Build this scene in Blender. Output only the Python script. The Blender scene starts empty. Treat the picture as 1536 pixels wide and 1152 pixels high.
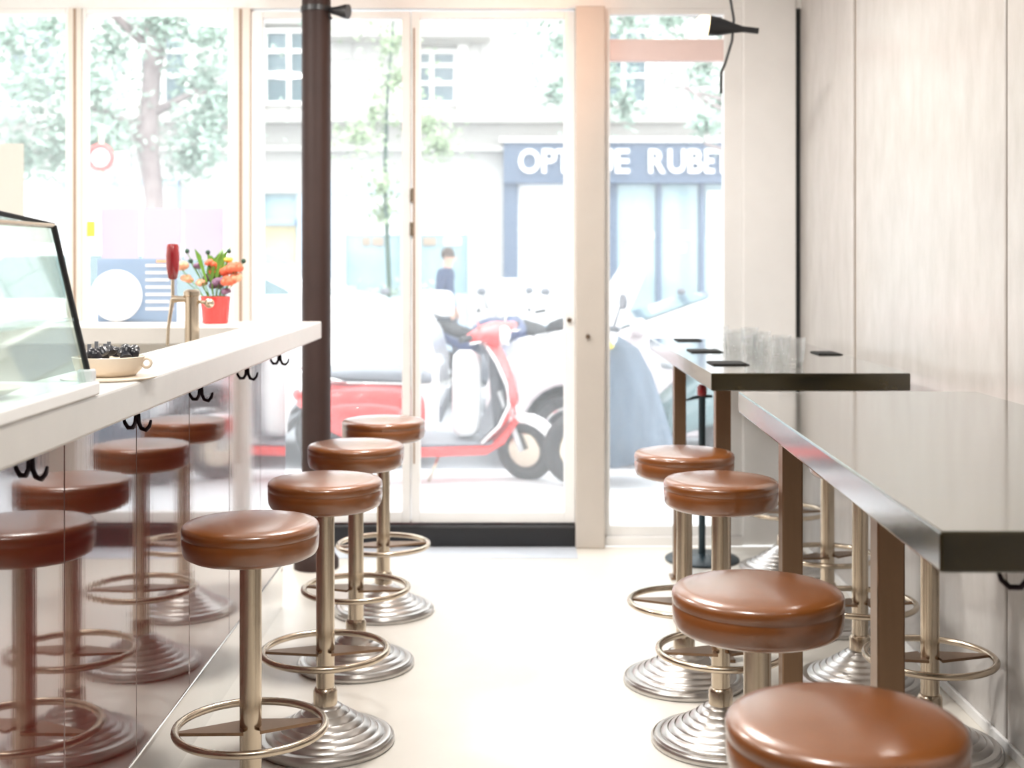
import bpy, bmesh, math, random
from mathutils import Vector, Matrix
R = math.radians
PI = math.pi
sc = bpy.context.scene
C = sc.collection
rnd = random.Random(7)

# ------------------------------------------------------------------ camera, sky, sun, exposure
cam = bpy.data.cameras.new('camera')
cam_o = bpy.data.objects.new('camera', cam); C.objects.link(cam_o)
cam_o.location = (0, 0, 1.45); cam_o.rotation_euler = (R(90), 0, 0)
cam.sensor_width = 36; cam.lens = 1900 / 1536 * 36
cam.shift_y = -(576 - 388) / 1536
cam.clip_start = 0.05; cam.clip_end = 200
cam.dof.use_dof = True; cam.dof.focus_distance = 3.1; cam.dof.aperture_fstop = 3.4
sc.camera = cam_o

w = bpy.data.worlds.new('sky'); sc.world = w; w.use_nodes = True
nt = w.node_tree
bg = nt.nodes['Background']
bg.inputs[0].default_value = (0.93, 0.97, 1.0, 1); bg.inputs[1].default_value = 5.0   # even bright overcast sky

def light(name, kind, loc, rot=(0, 0, 0), **kw):
    l = bpy.data.lights.new(name, kind)
    for k, v in kw.items(): setattr(l, k, v)
    o = bpy.data.objects.new(name, l); C.objects.link(o)
    o.location = loc; o.rotation_euler = rot
    return o
# soft sun high over the shop's own roof, on the street and the houses opposite
light('sun', 'SUN', (0, 0, 20), (R(38), R(14), 0), energy=1.6, angle=R(20), color=(1, 0.98, 0.95))
sc.view_settings.view_transform = 'Standard'; sc.view_settings.look = 'None'
sc.view_settings.gamma = 1; sc.view_settings.use_curve_mapping = False
sc.view_settings.exposure = 0.0
sc.cycles.use_denoising = True
sc.cycles.max_bounces = 10; sc.cycles.diffuse_bounces = 5; sc.cycles.glossy_bounces = 5
sc.cycles.transmission_bounces = 8; sc.cycles.transparent_max_bounces = 16
sc.cycles.caustics_reflective = False; sc.cycles.caustics_refractive = False
sc.cycles.sample_clamp_indirect = 6

# ------------------------------------------------------------------ materials
def mat(name, col, rough=0.5, metal=0.0, ior=1.5, coat=0.0, trans=0.0, vary=0.0, scale=8.0, stretch=(1, 1, 1),
        bump=0.0, col2=None, emit=None, estr=0.0, coat_rough=0.03, coat_ior=1.5):
    m = bpy.data.materials.new(name); m.use_nodes = True
    n = m.node_tree.nodes; L = m.node_tree.links
    p = n['Principled BSDF']
    p.inputs['Base Color'].default_value = (*col, 1)
    p.inputs['Roughness'].default_value = rough; p.inputs['Metallic'].default_value = metal
    p.inputs['IOR'].default_value = ior
    p.inputs['Coat Weight'].default_value = coat; p.inputs['Coat Roughness'].default_value = coat_rough
    p.inputs['Coat IOR'].default_value = coat_ior
    p.inputs['Transmission Weight'].default_value = trans
    if emit:
        p.inputs['Emission Color'].default_value = (*emit, 1); p.inputs['Emission Strength'].default_value = estr
    if vary or bump or col2:
        tc = n.new('ShaderNodeTexCoord'); mp = n.new('ShaderNodeMapping')
        mp.inputs['Scale'].default_value = stretch
        L.new(tc.outputs['Object'], mp.inputs['Vector'])
        nz = n.new('ShaderNodeTexNoise'); nz.inputs['Scale'].default_value = scale
        nz.inputs['Detail'].default_value = 6; nz.inputs['Roughness'].default_value = 0.6
        L.new(mp.outputs[0], nz.inputs['Vector'])
        if vary or col2:
            cr = n.new('ShaderNodeValToRGB')
            c2 = col2 or tuple(c * (1 - vary) for c in col)
            cr.color_ramp.elements[0].position = 0.3; cr.color_ramp.elements[1].position = 0.7
            cr.color_ramp.elements[0].color = (*c2, 1); cr.color_ramp.elements[1].color = (*col, 1)
            L.new(nz.outputs['Fac'], cr.inputs[0]); L.new(cr.outputs[0], p.inputs['Base Color'])
        if bump:
            b = n.new('ShaderNodeBump'); b.inputs['Strength'].default_value = bump; b.inputs['Distance'].default_value = 0.01
            L.new(nz.outputs['Fac'], b.inputs['Height']); L.new(b.outputs[0], p.inputs['Normal'])
            if coat: L.new(b.outputs[0], p.inputs['Coat Normal'])
    return m

def pane_mat(name, veil, tint=(1, 1, 1), ior=1.45):
    """thin window glass: see-through, mirror-like at a slant, with a translucent veil that imitates glare"""
    m = bpy.data.materials.new(name); m.use_nodes = True
    n = m.node_tree.nodes; L = m.node_tree.links
    n.remove(n['Principled BSDF'])
    out = n['Material Output']
    t = n.new('ShaderNodeBsdfTransparent'); t.inputs[0].default_value = (*tint, 1)
    g = n.new('ShaderNodeBsdfGlossy'); g.inputs['Roughness'].default_value = 0.02
    d = n.new('ShaderNodeBsdfTranslucent'); d.inputs[0].default_value = (0.95, 0.98, 1, 1)
    f = n.new('ShaderNodeFresnel'); geo = n.new('ShaderNodeNewGeometry')
    ma = n.new('ShaderNodeMath'); ma.operation = 'MULTIPLY_ADD'; ma.inputs[1].default_value = -2; ma.inputs[2].default_value = 1
    mp = n.new('ShaderNodeMath'); mp.operation = 'POWER'; mp.inputs[0].default_value = ior   # same mirror strength on both sides of the sheet
    L.new(geo.outputs['Backfacing'], ma.inputs[0]); L.new(ma.outputs[0], mp.inputs[1]); L.new(mp.outputs[0], f.inputs[0])
    m1 = n.new('ShaderNodeMixShader'); m2 = n.new('ShaderNodeMixShader')
    L.new(f.outputs[0], m1.inputs[0]); L.new(t.outputs[0], m1.inputs[1]); L.new(g.outputs[0], m1.inputs[2])
    m2.inputs[0].default_value = veil  # translucent share puts veiling glare into the glass
    L.new(m1.outputs[0], m2.inputs[1]); L.new(d.outputs[0], m2.inputs[2]); L.new(m2.outputs[0], out.inputs[0])
    return m

def sheet_mat(name, col, thru=0.6):
    """paper that lets daylight through"""
    m = mat(name, col, 0.8, vary=0.03)
    n = m.node_tree.nodes; L = m.node_tree.links
    t = n.new('ShaderNodeBsdfTranslucent'); t.inputs[0].default_value = (*col, 1)
    mx = n.new('ShaderNodeMixShader'); mx.inputs[0].default_value = thru
    L.new(n['Principled BSDF'].outputs[0], mx.inputs[1]); L.new(t.outputs[0], mx.inputs[2]); L.new(mx.outputs[0], n['Material Output'].inputs[0])
    return m

M = dict(
    disc=sheet_mat('milky_disc', (0.96, 0.96, 0.96), .35),
    board=sheet_mat('blue_grey_board', (0.46, 0.57, 0.70), .6),
    line=sheet_mat('pale_print', (0.95, 0.95, 0.97), .3),
    poster=sheet_mat('cream_poster', (0.72, 0.69, 0.64), .45),
    floor=mat('pale_resin_floor', (0.80, 0.76, 0.69), 0.28, vary=0.06, scale=3, bump=0.02),
    stone=mat('bluish_threshold_stone', (0.62, 0.66, 0.72), 0.4, vary=0.1),
    ceil=mat('white_ceiling', (0.82, 0.80, 0.77), 0.8, vary=0.04),
    plaster=mat('white_plaster', (0.80, 0.78, 0.75), 0.6, vary=0.05, scale=4),
    slab=mat('pale_marble_slab', (0.60, 0.578, 0.555), 0.25, ior=1.5, vary=0.0, col2=(0.52, 0.49, 0.465), scale=9, stretch=(1, 1.2, 0.5), bump=0.012),
    brownwall=mat('brown_wall_paint', (0.12, 0.075, 0.05), 0.6, vary=0.1),
    dark_joint=mat('dark_joint', (0.03, 0.035, 0.035), 0.5, vary=0.2),
    brown_shade=mat('brown_shade', (0.35, 0.27, 0.2), 0.6, vary=0.2),  # groove shading between the wall slabs, put into the colour
    white=mat('white_gloss_paint', (0.90, 0.895, 0.885), 0.35, vary=0.04, scale=6),
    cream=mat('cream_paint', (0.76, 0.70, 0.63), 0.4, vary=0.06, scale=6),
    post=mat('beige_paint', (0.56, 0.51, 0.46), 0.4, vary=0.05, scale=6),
    brown_line=mat('brown_line_paint', (0.38, 0.27, 0.2), 0.5, vary=0.15),  # brown tone of the mullion shadow line, put into the colour
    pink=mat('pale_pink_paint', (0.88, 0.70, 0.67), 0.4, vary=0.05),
    black=mat('black_metal', (0.012, 0.012, 0.014), 0.4, vary=0.2),
    rubber=mat('black_rubber', (0.02, 0.02, 0.022), 0.7, vary=0.2),
    column=mat('dark_brown_paint', (0.034, 0.017, 0.014), 0.55, ior=1.35, vary=0.25, scale=5, bump=0.05),
    counter=mat('cream_stone_counter', (0.66, 0.64, 0.61), 0.3, vary=0.05, scale=10),
    lacquer=mat('dark_red_lacquer', (0.15, 0.022, 0.018), 0.06, coat=1.0, coat_rough=0.02, ior=2.1, vary=0.3, scale=3, stretch=(1, 9, 0.2), bump=0.014),
    kick=mat('polished_steel_kick', (0.86, 0.85, 0.84), 0.12, 1.0, vary=0.05, bump=0.01),
    leather=mat('tan_leather', (0.23, 0.068, 0.010), 0.36, ior=1.55, coat=1.0, coat_rough=0.2, coat_ior=1.65, vary=0.14, scale=14, bump=0.04),
    steel=mat('brushed_steel', (0.62, 0.53, 0.42), 0.24, 1.0, vary=0.12, scale=30, stretch=(1, 1, 0.1)),
    castmetal=mat('cast_aluminium', (0.62, 0.60, 0.58), 0.30, 1.0, vary=0.15, scale=12),
    chrome=mat('chrome', (0.8, 0.79, 0.77), 0.1, 1.0, vary=0.03),
    marble=mat('dark_olive_marble', (0.050, 0.038, 0.010), 0.15, ior=1.45, coat=1.0, coat_rough=0.10, col2=(0.010, 0.009, 0.005), scale=9, stretch=(0.5, 1.6, 1), bump=0.02),
    bronze=mat('brown_bronze_leg', (0.27, 0.17, 0.105), 0.32, 0.85, vary=0.2, scale=10, stretch=(1, 1, 0.1)),
    hook=mat('dark_hook_metal', (0.03, 0.022, 0.03), 0.35, 0.8, vary=0.2),
    pane=pane_mat('window_glass', 0.062),
    case_front=pane_mat('case_front_glass', 0.03, (0.86, 0.93, 0.90), 1.9),
    case_glass=pane_mat('case_glass', 0.03, (0.975, 0.995, 0.985), 1.35),
    glass=pane_mat('clear_glass', 0.06, (.985, .99, .99), 1.6),
    red=mat('red_enamel', (0.72, 0.035, 0.03), 0.25, coat=0.6, vary=0.06),
    darkred=mat('dark_red_plastic', (0.28, 0.012, 0.018), 0.25, coat=0.6, vary=0.1),
    bowl=mat('cream_ceramic', (0.80, 0.70, 0.58), 0.3, vary=0.08),
    beans=mat('dark_capsules', (0.012, 0.014, 0.022), 0.35, vary=0.3),
    paper=sheet_mat('lavender_paper', (0.71, 0.675, 0.74), .72),
    white_paper=mat('white_paper', (0.86, 0.86, 0.86), 0.7, vary=0.03),
    slate=mat('blue_grey_board', (0.30, 0.40, 0.52), 0.5, vary=0.1),
    napkin=mat('black_cloth', (0.015, 0.015, 0.014), 0.8, vary=0.3, bump=0.05),
    green=mat('leaf_green', (0.16, 0.34, 0.04), 0.5, vary=0.3),
    darkgreen=mat('dark_leaf', (0.02, 0.07, 0.04), 0.5, vary=0.3),
    orange=mat('orange_petals', (0.85, 0.17, 0.08), 0.5, vary=0.25, scale=30),
    peach=mat('peach_petals', (0.85, 0.42, 0.25), 0.5, vary=0.2, scale=30),
    yellow=mat('yellow_petals', (0.80, 0.62, 0.10), 0.5, vary=0.2),
    mauve=mat('mauve_petals', (0.25, 0.13, 0.22), 0.5, vary=0.3),
    # street
    asphalt=mat('asphalt', (0.30, 0.31, 0.33), 0.8, vary=0.2, scale=6, bump=0.1),
    paving=mat('pale_pavement', (0.66, 0.67, 0.68), 0.7, vary=0.08, scale=5),
    kerb=mat('granite_kerb', (0.60, 0.60, 0.60), 0.7, vary=0.15, scale=30),
    facade=mat('pale_limestone', (0.58, 0.562, 0.535), 0.8, vary=0.06, scale=2, bump=0.03),
    moulding=mat('limestone_moulding', (0.44, 0.425, 0.395), 0.8, vary=0.08, scale=3),
    shutter=mat('cream_joinery', (0.80, 0.78, 0.74), 0.5, vary=0.05),
    farglass=mat('far_window_glass', (0.10, 0.15, 0.17), 0.08, ior=1.6, vary=0.1),
    shopglass=mat('shop_window_glass', (0.30, 0.42, 0.45), 0.08, ior=1.6, vary=0.2, scale=1.5),
    sign=mat('slate_blue_fascia', (0.085, 0.12, 0.18), 0.4, vary=0.1),
    letter=mat('white_letter', (0.9, 0.9, 0.9), 0.4, vary=0.02),
    palefront=mat('pale_blue_shopfront', (0.44, 0.54, 0.62), 0.5, vary=0.06),
    blind=mat('white_blind', (0.85, 0.85, 0.84), 0.7, vary=0.03),
    warmshop=mat('warm_display', (0.75, 0.62, 0.35), 0.6, vary=0.3, scale=5),
    bark=mat('plane_tree_bark', (0.33, 0.28, 0.27), 0.9, col2=(0.16, 0.12, 0.12), scale=5, stretch=(1, 1, 0.6), bump=0.3),
    leaf_a=mat('tree_leaf', (0.38, 0.51, 0.42), 0.6, vary=0.4, scale=2),
    leaf_b=mat('pale_tree_leaf', (0.34, 0.44, 0.26), 0.6, vary=0.4, scale=2),
    car_white=mat('white_car_paint', (0.86, 0.86, 0.86), 0.3, coat=1.0, vary=0.02),
    car_silver=mat('silver_pink_car_paint', (0.60, 0.54, 0.55), 0.3, 0.25, coat=1.0, vary=0.04),
    car_glass=mat('tinted_car_glass', (0.07, 0.13, 0.14), 0.05, ior=1.6, vary=0.1),
    lamp_glass=mat('clear_lamp', (0.75, 0.78, 0.8), 0.1, vary=0.05),
    grey=mat('grey_plastic', (0.13, 0.14, 0.16), 0.4, vary=0.12),
    mat_grey=mat('grey_seat_vinyl', (0.20, 0.22, 0.25), 0.45, vary=0.15, bump=0.05),
    apron=mat('blue_grey_tarpaulin', (0.12, 0.165, 0.22), 0.55, vary=0.3, scale=4, stretch=(2, 2, 0.5), bump=0.2),
    screen=mat('milky_windshield', (0.92, 0.94, 0.95), 0.25, trans=0.35, vary=0.02),
    navy=mat('navy_bike_paint', (0.02, 0.04, 0.13), 0.3, coat=0.8, vary=0.1),
    darkteal=mat('dark_teal_paint', (0.012, 0.03, 0.04), 0.4, vary=0.2),
    skin=mat('skin', (0.55, 0.34, 0.25), 0.5, vary=0.08),
    jacket=mat('navy_jacket', (0.03, 0.05, 0.11), 0.8, vary=0.2),
    trousers=mat('dark_trousers', (0.04, 0.045, 0.06), 0.8, vary=0.2),
    hair=mat('brown_hair', (0.08, 0.05, 0.035), 0.7, vary=0.3),
    bulb=mat('warm_bulb', (1, 0.85, 0.6), 0.3, emit=(1, 0.78, 0.45), estr=2.2, vary=0.01),
    filldisc=mat('fill_diffuser', (1, 1, 1), 0.5, emit=(1, 0.95, 0.88), estr=4.0, vary=0.01),  # glowing disc of the added fill lights
    diffred=mat('tail_lamp_red', (0.5, 0.02, 0.02), 0.2, vary=0.05),
)

# ------------------------------------------------------------------ mesh helpers
class MB:
    def __init__(s): s.b = bmesh.new()
    def box(s, x0, x1, y0, y1, z0, z1):
        v = [s.b.verts.new(p) for p in ((x0,y0,z0),(x1,y0,z0),(x1,y1,z0),(x0,y1,z0),(x0,y0,z1),(x1,y0,z1),(x1,y1,z1),(x0,y1,z1))]
        for f in ((3,2,1,0),(4,5,6,7),(0,1,5,4),(1,2,6,5),(2,3,7,6),(3,0,4,7)): s.b.faces.new([v[i] for i in f])
        return s
    def rings(s, rings, cap=True, closed=False):
        """skin a list of equal-length vertex rings"""
        rv = [[s.b.verts.new(p) for p in r] for r in rings]
        n = len(rv[0]); k = len(rv)
        for i in range(k if closed else k - 1):
            a, b = rv[i], rv[(i + 1) % k]
            for j in range(n): s.b.faces.new((a[j], a[(j+1)%n], b[(j+1)%n], b[j]))
        if cap and not closed:
            s.b.faces.new(rv[0][::-1]); s.b.faces.new(rv[-1])
        return s
    def lathe(s, prof, cx=0, cy=0, n=32, cap=True):
        return s.rings([[(cx + r*math.cos(2*PI*j/n), cy + r*math.sin(2*PI*j/n), z) for j in range(n)] for r, z in prof], cap)
    def tube(s, pts, r, n=10, closed=False):
        pts = [Vector(p) for p in pts]; k = len(pts); rs = r if isinstance(r, (list, tuple)) else [r]*k
        out = []; up = None
        for i, p in enumerate(pts):
            if closed: t = pts[(i+1)%k] - pts[i-1]
            else: t = pts[min(i+1, k-1)] - pts[max(i-1, 0)]
            t.normalize()
            if up is None:
                up = Vector((0,0,1)) if abs(t.z) < 0.9 else Vector((1,0,0))
            a = t.cross(up)
            if a.length < 1e-6: a = t.orthogonal()
            a.normalize(); bb = t.cross(a).normalized(); up = -bb if False else up
            out.append([tuple(p + (a*math.cos(2*PI*j/n) + bb*math.sin(2*PI*j/n))*rs[i]) for j in range(n)])
        return s.rings(out, True, closed)
    def ring(s, c, R_, r, axis='z', n=40, m=10):
        c = Vector(c); pts = []
        for i in range(n):
            a = 2*PI*i/n; u, v = R_*math.cos(a), R_*math.sin(a)
            pts.append(c + Vector({'z': (u, v, 0), 'y': (u, 0, v), 'x': (0, u, v)}[axis]))
        rr = []
        for i in range(n):
            a = 2*PI*i/n; d = (pts[i]-c).normalized(); ax = Vector({'z': (0,0,1), 'y': (0,1,0), 'x': (1,0,0)}[axis])
            rr.append([tuple(pts[i] + d*r*math.cos(2*PI*j/m) + ax*r*math.sin(2*PI*j/m)) for j in range(m)])
        return s.rings(rr, False, True)
    def disc(s, c, r, h, axis='y', n=24):
        c = Vector(c); rr = []
        for e in (-h/2, h/2):
            rr.append([tuple(c + Vector({'z': (r*math.cos(a), r*math.sin(a), e), 'y': (r*math.cos(a), e, r*math.sin(a)), 'x': (e, r*math.cos(a), r*math.sin(a))}[axis]))
                       for a in [2*PI*j/n for j in range(n)]])
        return s.rings(rr)
    def ball(s, c, rx, ry=None, rz=None, n=14, m=8):
        ry = ry or rx; rz = rz or rx
        rr = [[(c[0]+rx*math.sin(t)*math.cos(2*PI*j/n), c[1]+ry*math.sin(t)*math.sin(2*PI*j/n), c[2]-rz*math.cos(t)) for j in range(n)]
              for t in [PI*(i+0.35)/(m+0.7-0.0) for i in range(m+1)]]
        return s.rings(rr)
    def loft(s, secs, n=20, e=3.0):
        """superellipse sections along local x: (x, z centre, half width y, half height z)"""
        rr = []
        for x, zc, hw, hh in secs:
            r = []
            for j in range(n):
                a = 2*PI*j/n; c, q = math.cos(a), math.sin(a)
                r.append((x, hw*math.copysign(abs(c)**(2/e), c), zc + hh*math.copysign(abs(q)**(2/e), q)))
            rr.append(r)
        return s.rings(rr)
    def prism(s, poly, y0, y1, hw=None):
        """side outline [(x, z)] extruded along y; hw(z) narrows it"""
        f = hw or (lambda z: 1.0)
        ym, yh = (y0+y1)/2, (y1-y0)/2
        a = [s.b.verts.new((x, ym - yh*f(z), z)) for x, z in poly]
        b = [s.b.verts.new((x, ym + yh*f(z), z)) for x, z in poly]
        s.b.faces.new(a); s.b.faces.new(b[::-1])
        k = len(poly)
        for i in range(k): s.b.faces.new((a[i], b[i], b[(i+1)%k], a[(i+1)%k]))
        return s
    def quad(s, *p):
        s.b.faces.new([s.b.verts.new(q) for q in p]); return s
    def build(s, name, m=None, parent=None, smooth=False, bevel=0.0, loc=None, rz=None, mtx=None, seg=2):
        bmesh.ops.recalc_face_normals(s.b, faces=s.b.faces)
        if mtx is not None: bmesh.ops.transform(s.b, matrix=mtx, verts=s.b.verts)
        me = bpy.data.meshes.new(name); s.b.to_mesh(me); s.b.free()
        o = bpy.data.objects.new(name, me); C.objects.link(o)
        if m: me.materials.append(m)
        if smooth:
            me.polygons.foreach_set('use_smooth', [True]*len(me.polygons))
            if smooth == 'auto': me.set_sharp_from_angle(angle=R(40))
        if bevel:
            bv = o.modifiers.new('bevel', 'BEVEL'); bv.width = bevel; bv.segments = seg; bv.limit_method = 'ANGLE'
        if parent: o.parent = parent
        if loc: o.location = loc
        if rz is not None: o.rotation_euler = (0, 0, rz)
        return o

def tag(o, label=None, cat=None, group=None, kind=None):
    if label: o['label'] = label
    if cat: o['category'] = cat
    if group: o['group'] = group
    if kind: o['kind'] = kind
    return o
def thing(name, label, cat, loc=(0,0,0), rz=0, group=None, kind=None):
    o = bpy.data.objects.new(name, None); C.objects.link(o); o.empty_display_size = 0.1
    o.location = loc; o.rotation_euler = (0, 0, rz)
    return tag(o, label, cat, group, kind)
def copy_tree(o, parent=None):
    kids = list(o.children)
    c = o.copy(); C.objects.link(c)
    if parent: c.parent = parent
    for k in kids: copy_tree(k, c)
    return c
def S(o, label=None): return tag(o, label, kind='structure')
def px(p, d): return (p - 767) * d / 1900
def pz(p, d): return 1.45 - (p - 388) * d / 1900
def text_mesh(ch, size, depth, bold):
    cu = bpy.data.curves.new('letter', 'FONT'); cu.body = ch; cu.size = size; cu.extrude = depth; cu.offset = bold
    o = bpy.data.objects.new('letter', cu); C.objects.link(o)
    dg = bpy.context.evaluated_depsgraph_get()
    me = bpy.data.meshes.new_from_object(o.evaluated_get(dg))
    bpy.data.objects.remove(o); bpy.data.curves.remove(cu)
    return me

# ------------------------------------------------------------------ room shell
XL, XR, YB, YF, ZC = -3.0, 1.46, -2.6, 6.40, 3.05
S(MB().box(XL-.2, XR+.2, YB-.2, YF-0.02, -.12, 0).build('floor', M['floor']), 'pale cream resin floor, almost white by the door')
S(MB().box(XL-.2, XR+.2, YB-.2, YF+.2, ZC, ZC+.15).build('ceiling', M['ceil']))
S(MB().box(XL-.2, XL, YB, YF+.1, 0, ZC).build('wall_left', M['plaster']))
S(MB().box(XL, XR, YB-.2, YB, 0, ZC).build('wall_back', M['brownwall']))
wr = S(MB().box(XR+.012, XR+.2, YB, YF+.1, 0, ZC).build('wall_right', M['brown_shade']), 'pale grey stone wall with an upright joint, its brown shading painted in')
for y0, y1 in ((5.43, 6.44), (3.75, 5.385), (2.08, 3.74), (.41, 2.07), (-1.26, .40), (YB, -1.27)):
    MB().box(XR, XR+.02, y0, y1, 0, ZC).build('slab', M['slab'], wr, bevel=0.012)
S(MB().box(XR-.012, XR, YB, 6.3, 0, .035).build('baseboard_right', M['white'], bevel=.004))
S(MB().box(1.434, XR, 6.42, 6.45, 0, ZC).build('trim_1', M['dark_joint']), 'thin dark upright joint between white pillar and stone wall')
S(MB().box(1.165, 1.434, 6.39, 6.75, 0, ZC).build('wall_pillar', M['white'], bevel=.006), 'white painted pillar between the shop window and the stone wall')
S(MB().box(XL, -1.404, YF, YF+.15, 0, .95).build('wall_front', M['plaster']), 'low wall under the shop windows behind the bar')
S(MB().box(XL, XR, YF, YF+.2, 2.715, ZC).build('wall_header', M['white']), 'white header above the shop front')
S(MB().box(-1.42, .32, 6.36, 6.52, 0, .108).build('trim_2', M['black'], bevel=.01), 'black step under the glass doors')
S(MB().box(-1.0, .32, 6.12, 6.36, .0005, .003).build('trim_3', M['stone']), 'bluish stone strip in front of the door step')
S(MB().box(.465, 1.165, 6.38, 6.52, 0, .05).build('trim_4', M['white'], bevel=.006), 'white sill under the tall shop window')

def window(n, x0, x1, z0, z1, label, stile=(.03, .03), rail=(.04, .03), y=6.43, kind='window', extra=None):
    r = thing('%s_%d' % (kind, n), None, None, ((x0+x1)/2, y, z0), kind='structure')
    r['label'] = label
    cx = (x0+x1)/2; a, b, h = x0-cx, x1-cx, z1-z0
    MB().box(a, a+stile[0], -.03, .03, 0, h).build('stile', M['white'], r, bevel=.004)
    MB().box(b-stile[1], b, -.03, .03, 0, h).build('stile', M['white'], r, bevel=.004)
    MB().box(a+stile[0], b-stile[1], -.03, .03, 0, rail[0]).build('rail', M['white'], r, bevel=.004)
    MB().box(a+stile[0], b-stile[1], -.03, .03, h-rail[1], h).build('rail', M['white'], r, bevel=.004)
    MB().box(a+stile[0]-.005, b-stile[1]+.005, -.004, .004, rail[0]-.005, h-rail[1]+.005).build('pane', M['pane'], r)
    return r, cx
window(1, XL, -2.236, .95, 2.715, 'shop window above the glass display case, with the cream poster', (.03, .02))
S(MB().box(-2.236, -2.172, 6.38, 6.50, .95, 2.715).build('trim_5', M['cream'], bevel=.004), 'cream mullion between the shop windows behind the bar')
MB().box(-.009, .004, -.004, 0, 0, 1.76).build('brown_line', M['brown_line'], bpy.data.objects['trim_5'], loc=(-2.200, 6.38, .95))  # brown strip stands in for the mullion's shadow line
window(2, -2.172, -1.404, .95, 2.715, 'shop window with three paper sheets behind the bar', (.02, .03))
S(MB().box(-1.404, -1.32, 6.38, 6.50, .108, 2.715).build('trim_6', M['cream'], bevel=.004), 'cream mullion beside the dark column')
MB().box(-.008, .006, -.004, 0, 0, 2.6).build('brown_line', M['brown_line'], bpy.data.objects['trim_6'], loc=(-1.366, 6.38, .108))  # same painted shadow line on the next mullion
d1, cx1 = window(1, -1.32, -.514, .115, 2.70, 'glass door leaf behind the dark column', (.06, .042), (.055, .035), kind='door')
d2, cx2 = window(2, -.509, .318, .115, 2.70, 'glass door leaf in front of the red scooter', (.045, .055), (.055, .035), kind='door')
MB().box(-.403+.0, -.395, -.036, -.03, 0.3, 2.5).build('weather_strip', M['brown_line'], d2)
for z in (1.45, 1.62): MB().box(-.42, -.40, -.045, -.03, z, z+.07).build('lock_plate', M['steel'], d2, bevel=.003)
MB().tube([(.385, -.03, 1.14-.115+.0), (.385, -.05, 1.025)], .012).build('strike', M['steel'], d2)
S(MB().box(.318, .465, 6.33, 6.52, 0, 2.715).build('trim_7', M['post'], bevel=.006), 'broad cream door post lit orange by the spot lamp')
MB().tube([(.378, 6.33, 1.062), (.378, 6.31, 1.062)], .011).build('knob', M['steel'], bpy.data.objects['trim_7'])
w3, cx3 = window(3, .465, 1.165, .05, 2.715, 'tall shop window behind the far table and the covered scooter', (.03, .095), (.05, .03))
MB().box(-.32, .255, -.028, .028, 2.40, 2.51).build('cross_band', M['pink'], w3, bevel=.004)  # pale pink band across the pane, built as a solid bar

# column
S(MB().lathe([(.105, 0), (.105, .04), (.085, .07), (.068, .10), (.068, ZC)], n=32).build('column', M['column'], smooth='auto', loc=(px(473.5, 5.95), 5.95, 0)),
  'dark brown round iron column beside the bar end')

# ------------------------------------------------------------------ added fill lights under the ceiling (out of frame, they brighten the room)
def ceiling_light(x, y, p, label):
    t = thing('ceiling_light', label, 'lamp', (x, y, ZC), group='added fill lights')
    MB().lathe([(.20, -.05), (.21, -.04), (.21, 0)]).build('housing', M['white'], t, smooth='auto')
    MB().lathe([(.19, -.056), (.19, -.05)]).build('diffuser', M['filldisc'], t)
    light('ceiling_lamp', 'AREA', (x, y, ZC-.07), shape='DISK', size=.36, energy=p, color=(1, .965, .92))
ceiling_light(-.1, 4.5, 60, 'added round fill light over the aisle, first from the door')
ceiling_light(-.1, 1.7, 40, 'added round fill light over the aisle, second from the door')
ceiling_light(-1.9, 4.7, 60, 'added round fill light behind the bar, first from the window')
ceiling_light(-1.9, 2.3, 50, 'added round fill light behind the bar, second from the window')

# ------------------------------------------------------------------ bar counter
bar = thing('bar_counter', 'bar counter with thick cream stone top and glossy dark red panels', 'counter', (-.94, 0, 0))
BX = -.94
ctop = MB()
# L-shaped top: front shelf plus the return along the window
poly = [(-.80, -1.0), (-.80, 5.32), (-2.99, 5.32), (-2.99, 4.92), (-1.03, 4.92), (-1.03, -1.0)]
a = [ctop.b.verts.new((x-BX, y, 1.115)) for x, y in poly]; b = [ctop.b.verts.new((x-BX, y, 1.187)) for x, y in poly]
ctop.b.faces.new(a[::-1]); ctop.b.faces.new(b)
for i in range(6): ctop.b.faces.new((a[i], a[(i+1)%6], b[(i+1)%6], b[i]))
ctop.build('countertop', M['counter'], bar, bevel=.006)
y = -1.0
seams = [-1.0, -.46, .06, .58, 1.10, 1.62, 2.14, 2.66, 3.17, 3.69, 4.21, 4.73, 5.26]
for y0, y1 in zip(seams, seams[1:]):
    MB().box(-.022, 0, y0+.0015, y1-.0015, .20, 1.115).build('panel', M['lacquer'], bar, bevel=.002)
MB().box(-.03, -.012, -1.0, 5.26, 0, .20).build('kick_plate', M['kick'], bar)
MB().box(-.012, .004, -1.0, 5.26, .185, .203).build('kick_trim', M['chrome'], bar, bevel=.003)
MB().box(-.10, -.022, -1.0, 5.28, 0.0, 1.115).build('carcass', M['plaster'], bar)
MB().box(-2.05, -.10, 5.20, 5.28, 0.0, 1.115).build('return_carcass', M['plaster'], bar)
MB().box(-.75, -.10, -1.0, 4.6, .0, .90).build('work_cabinet', M['plaster'], bar)
MB().box(-.78, -.10, -1.0, 4.65, .90, .93).build('work_top', M['steel'], bar, bevel=.004)

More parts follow.
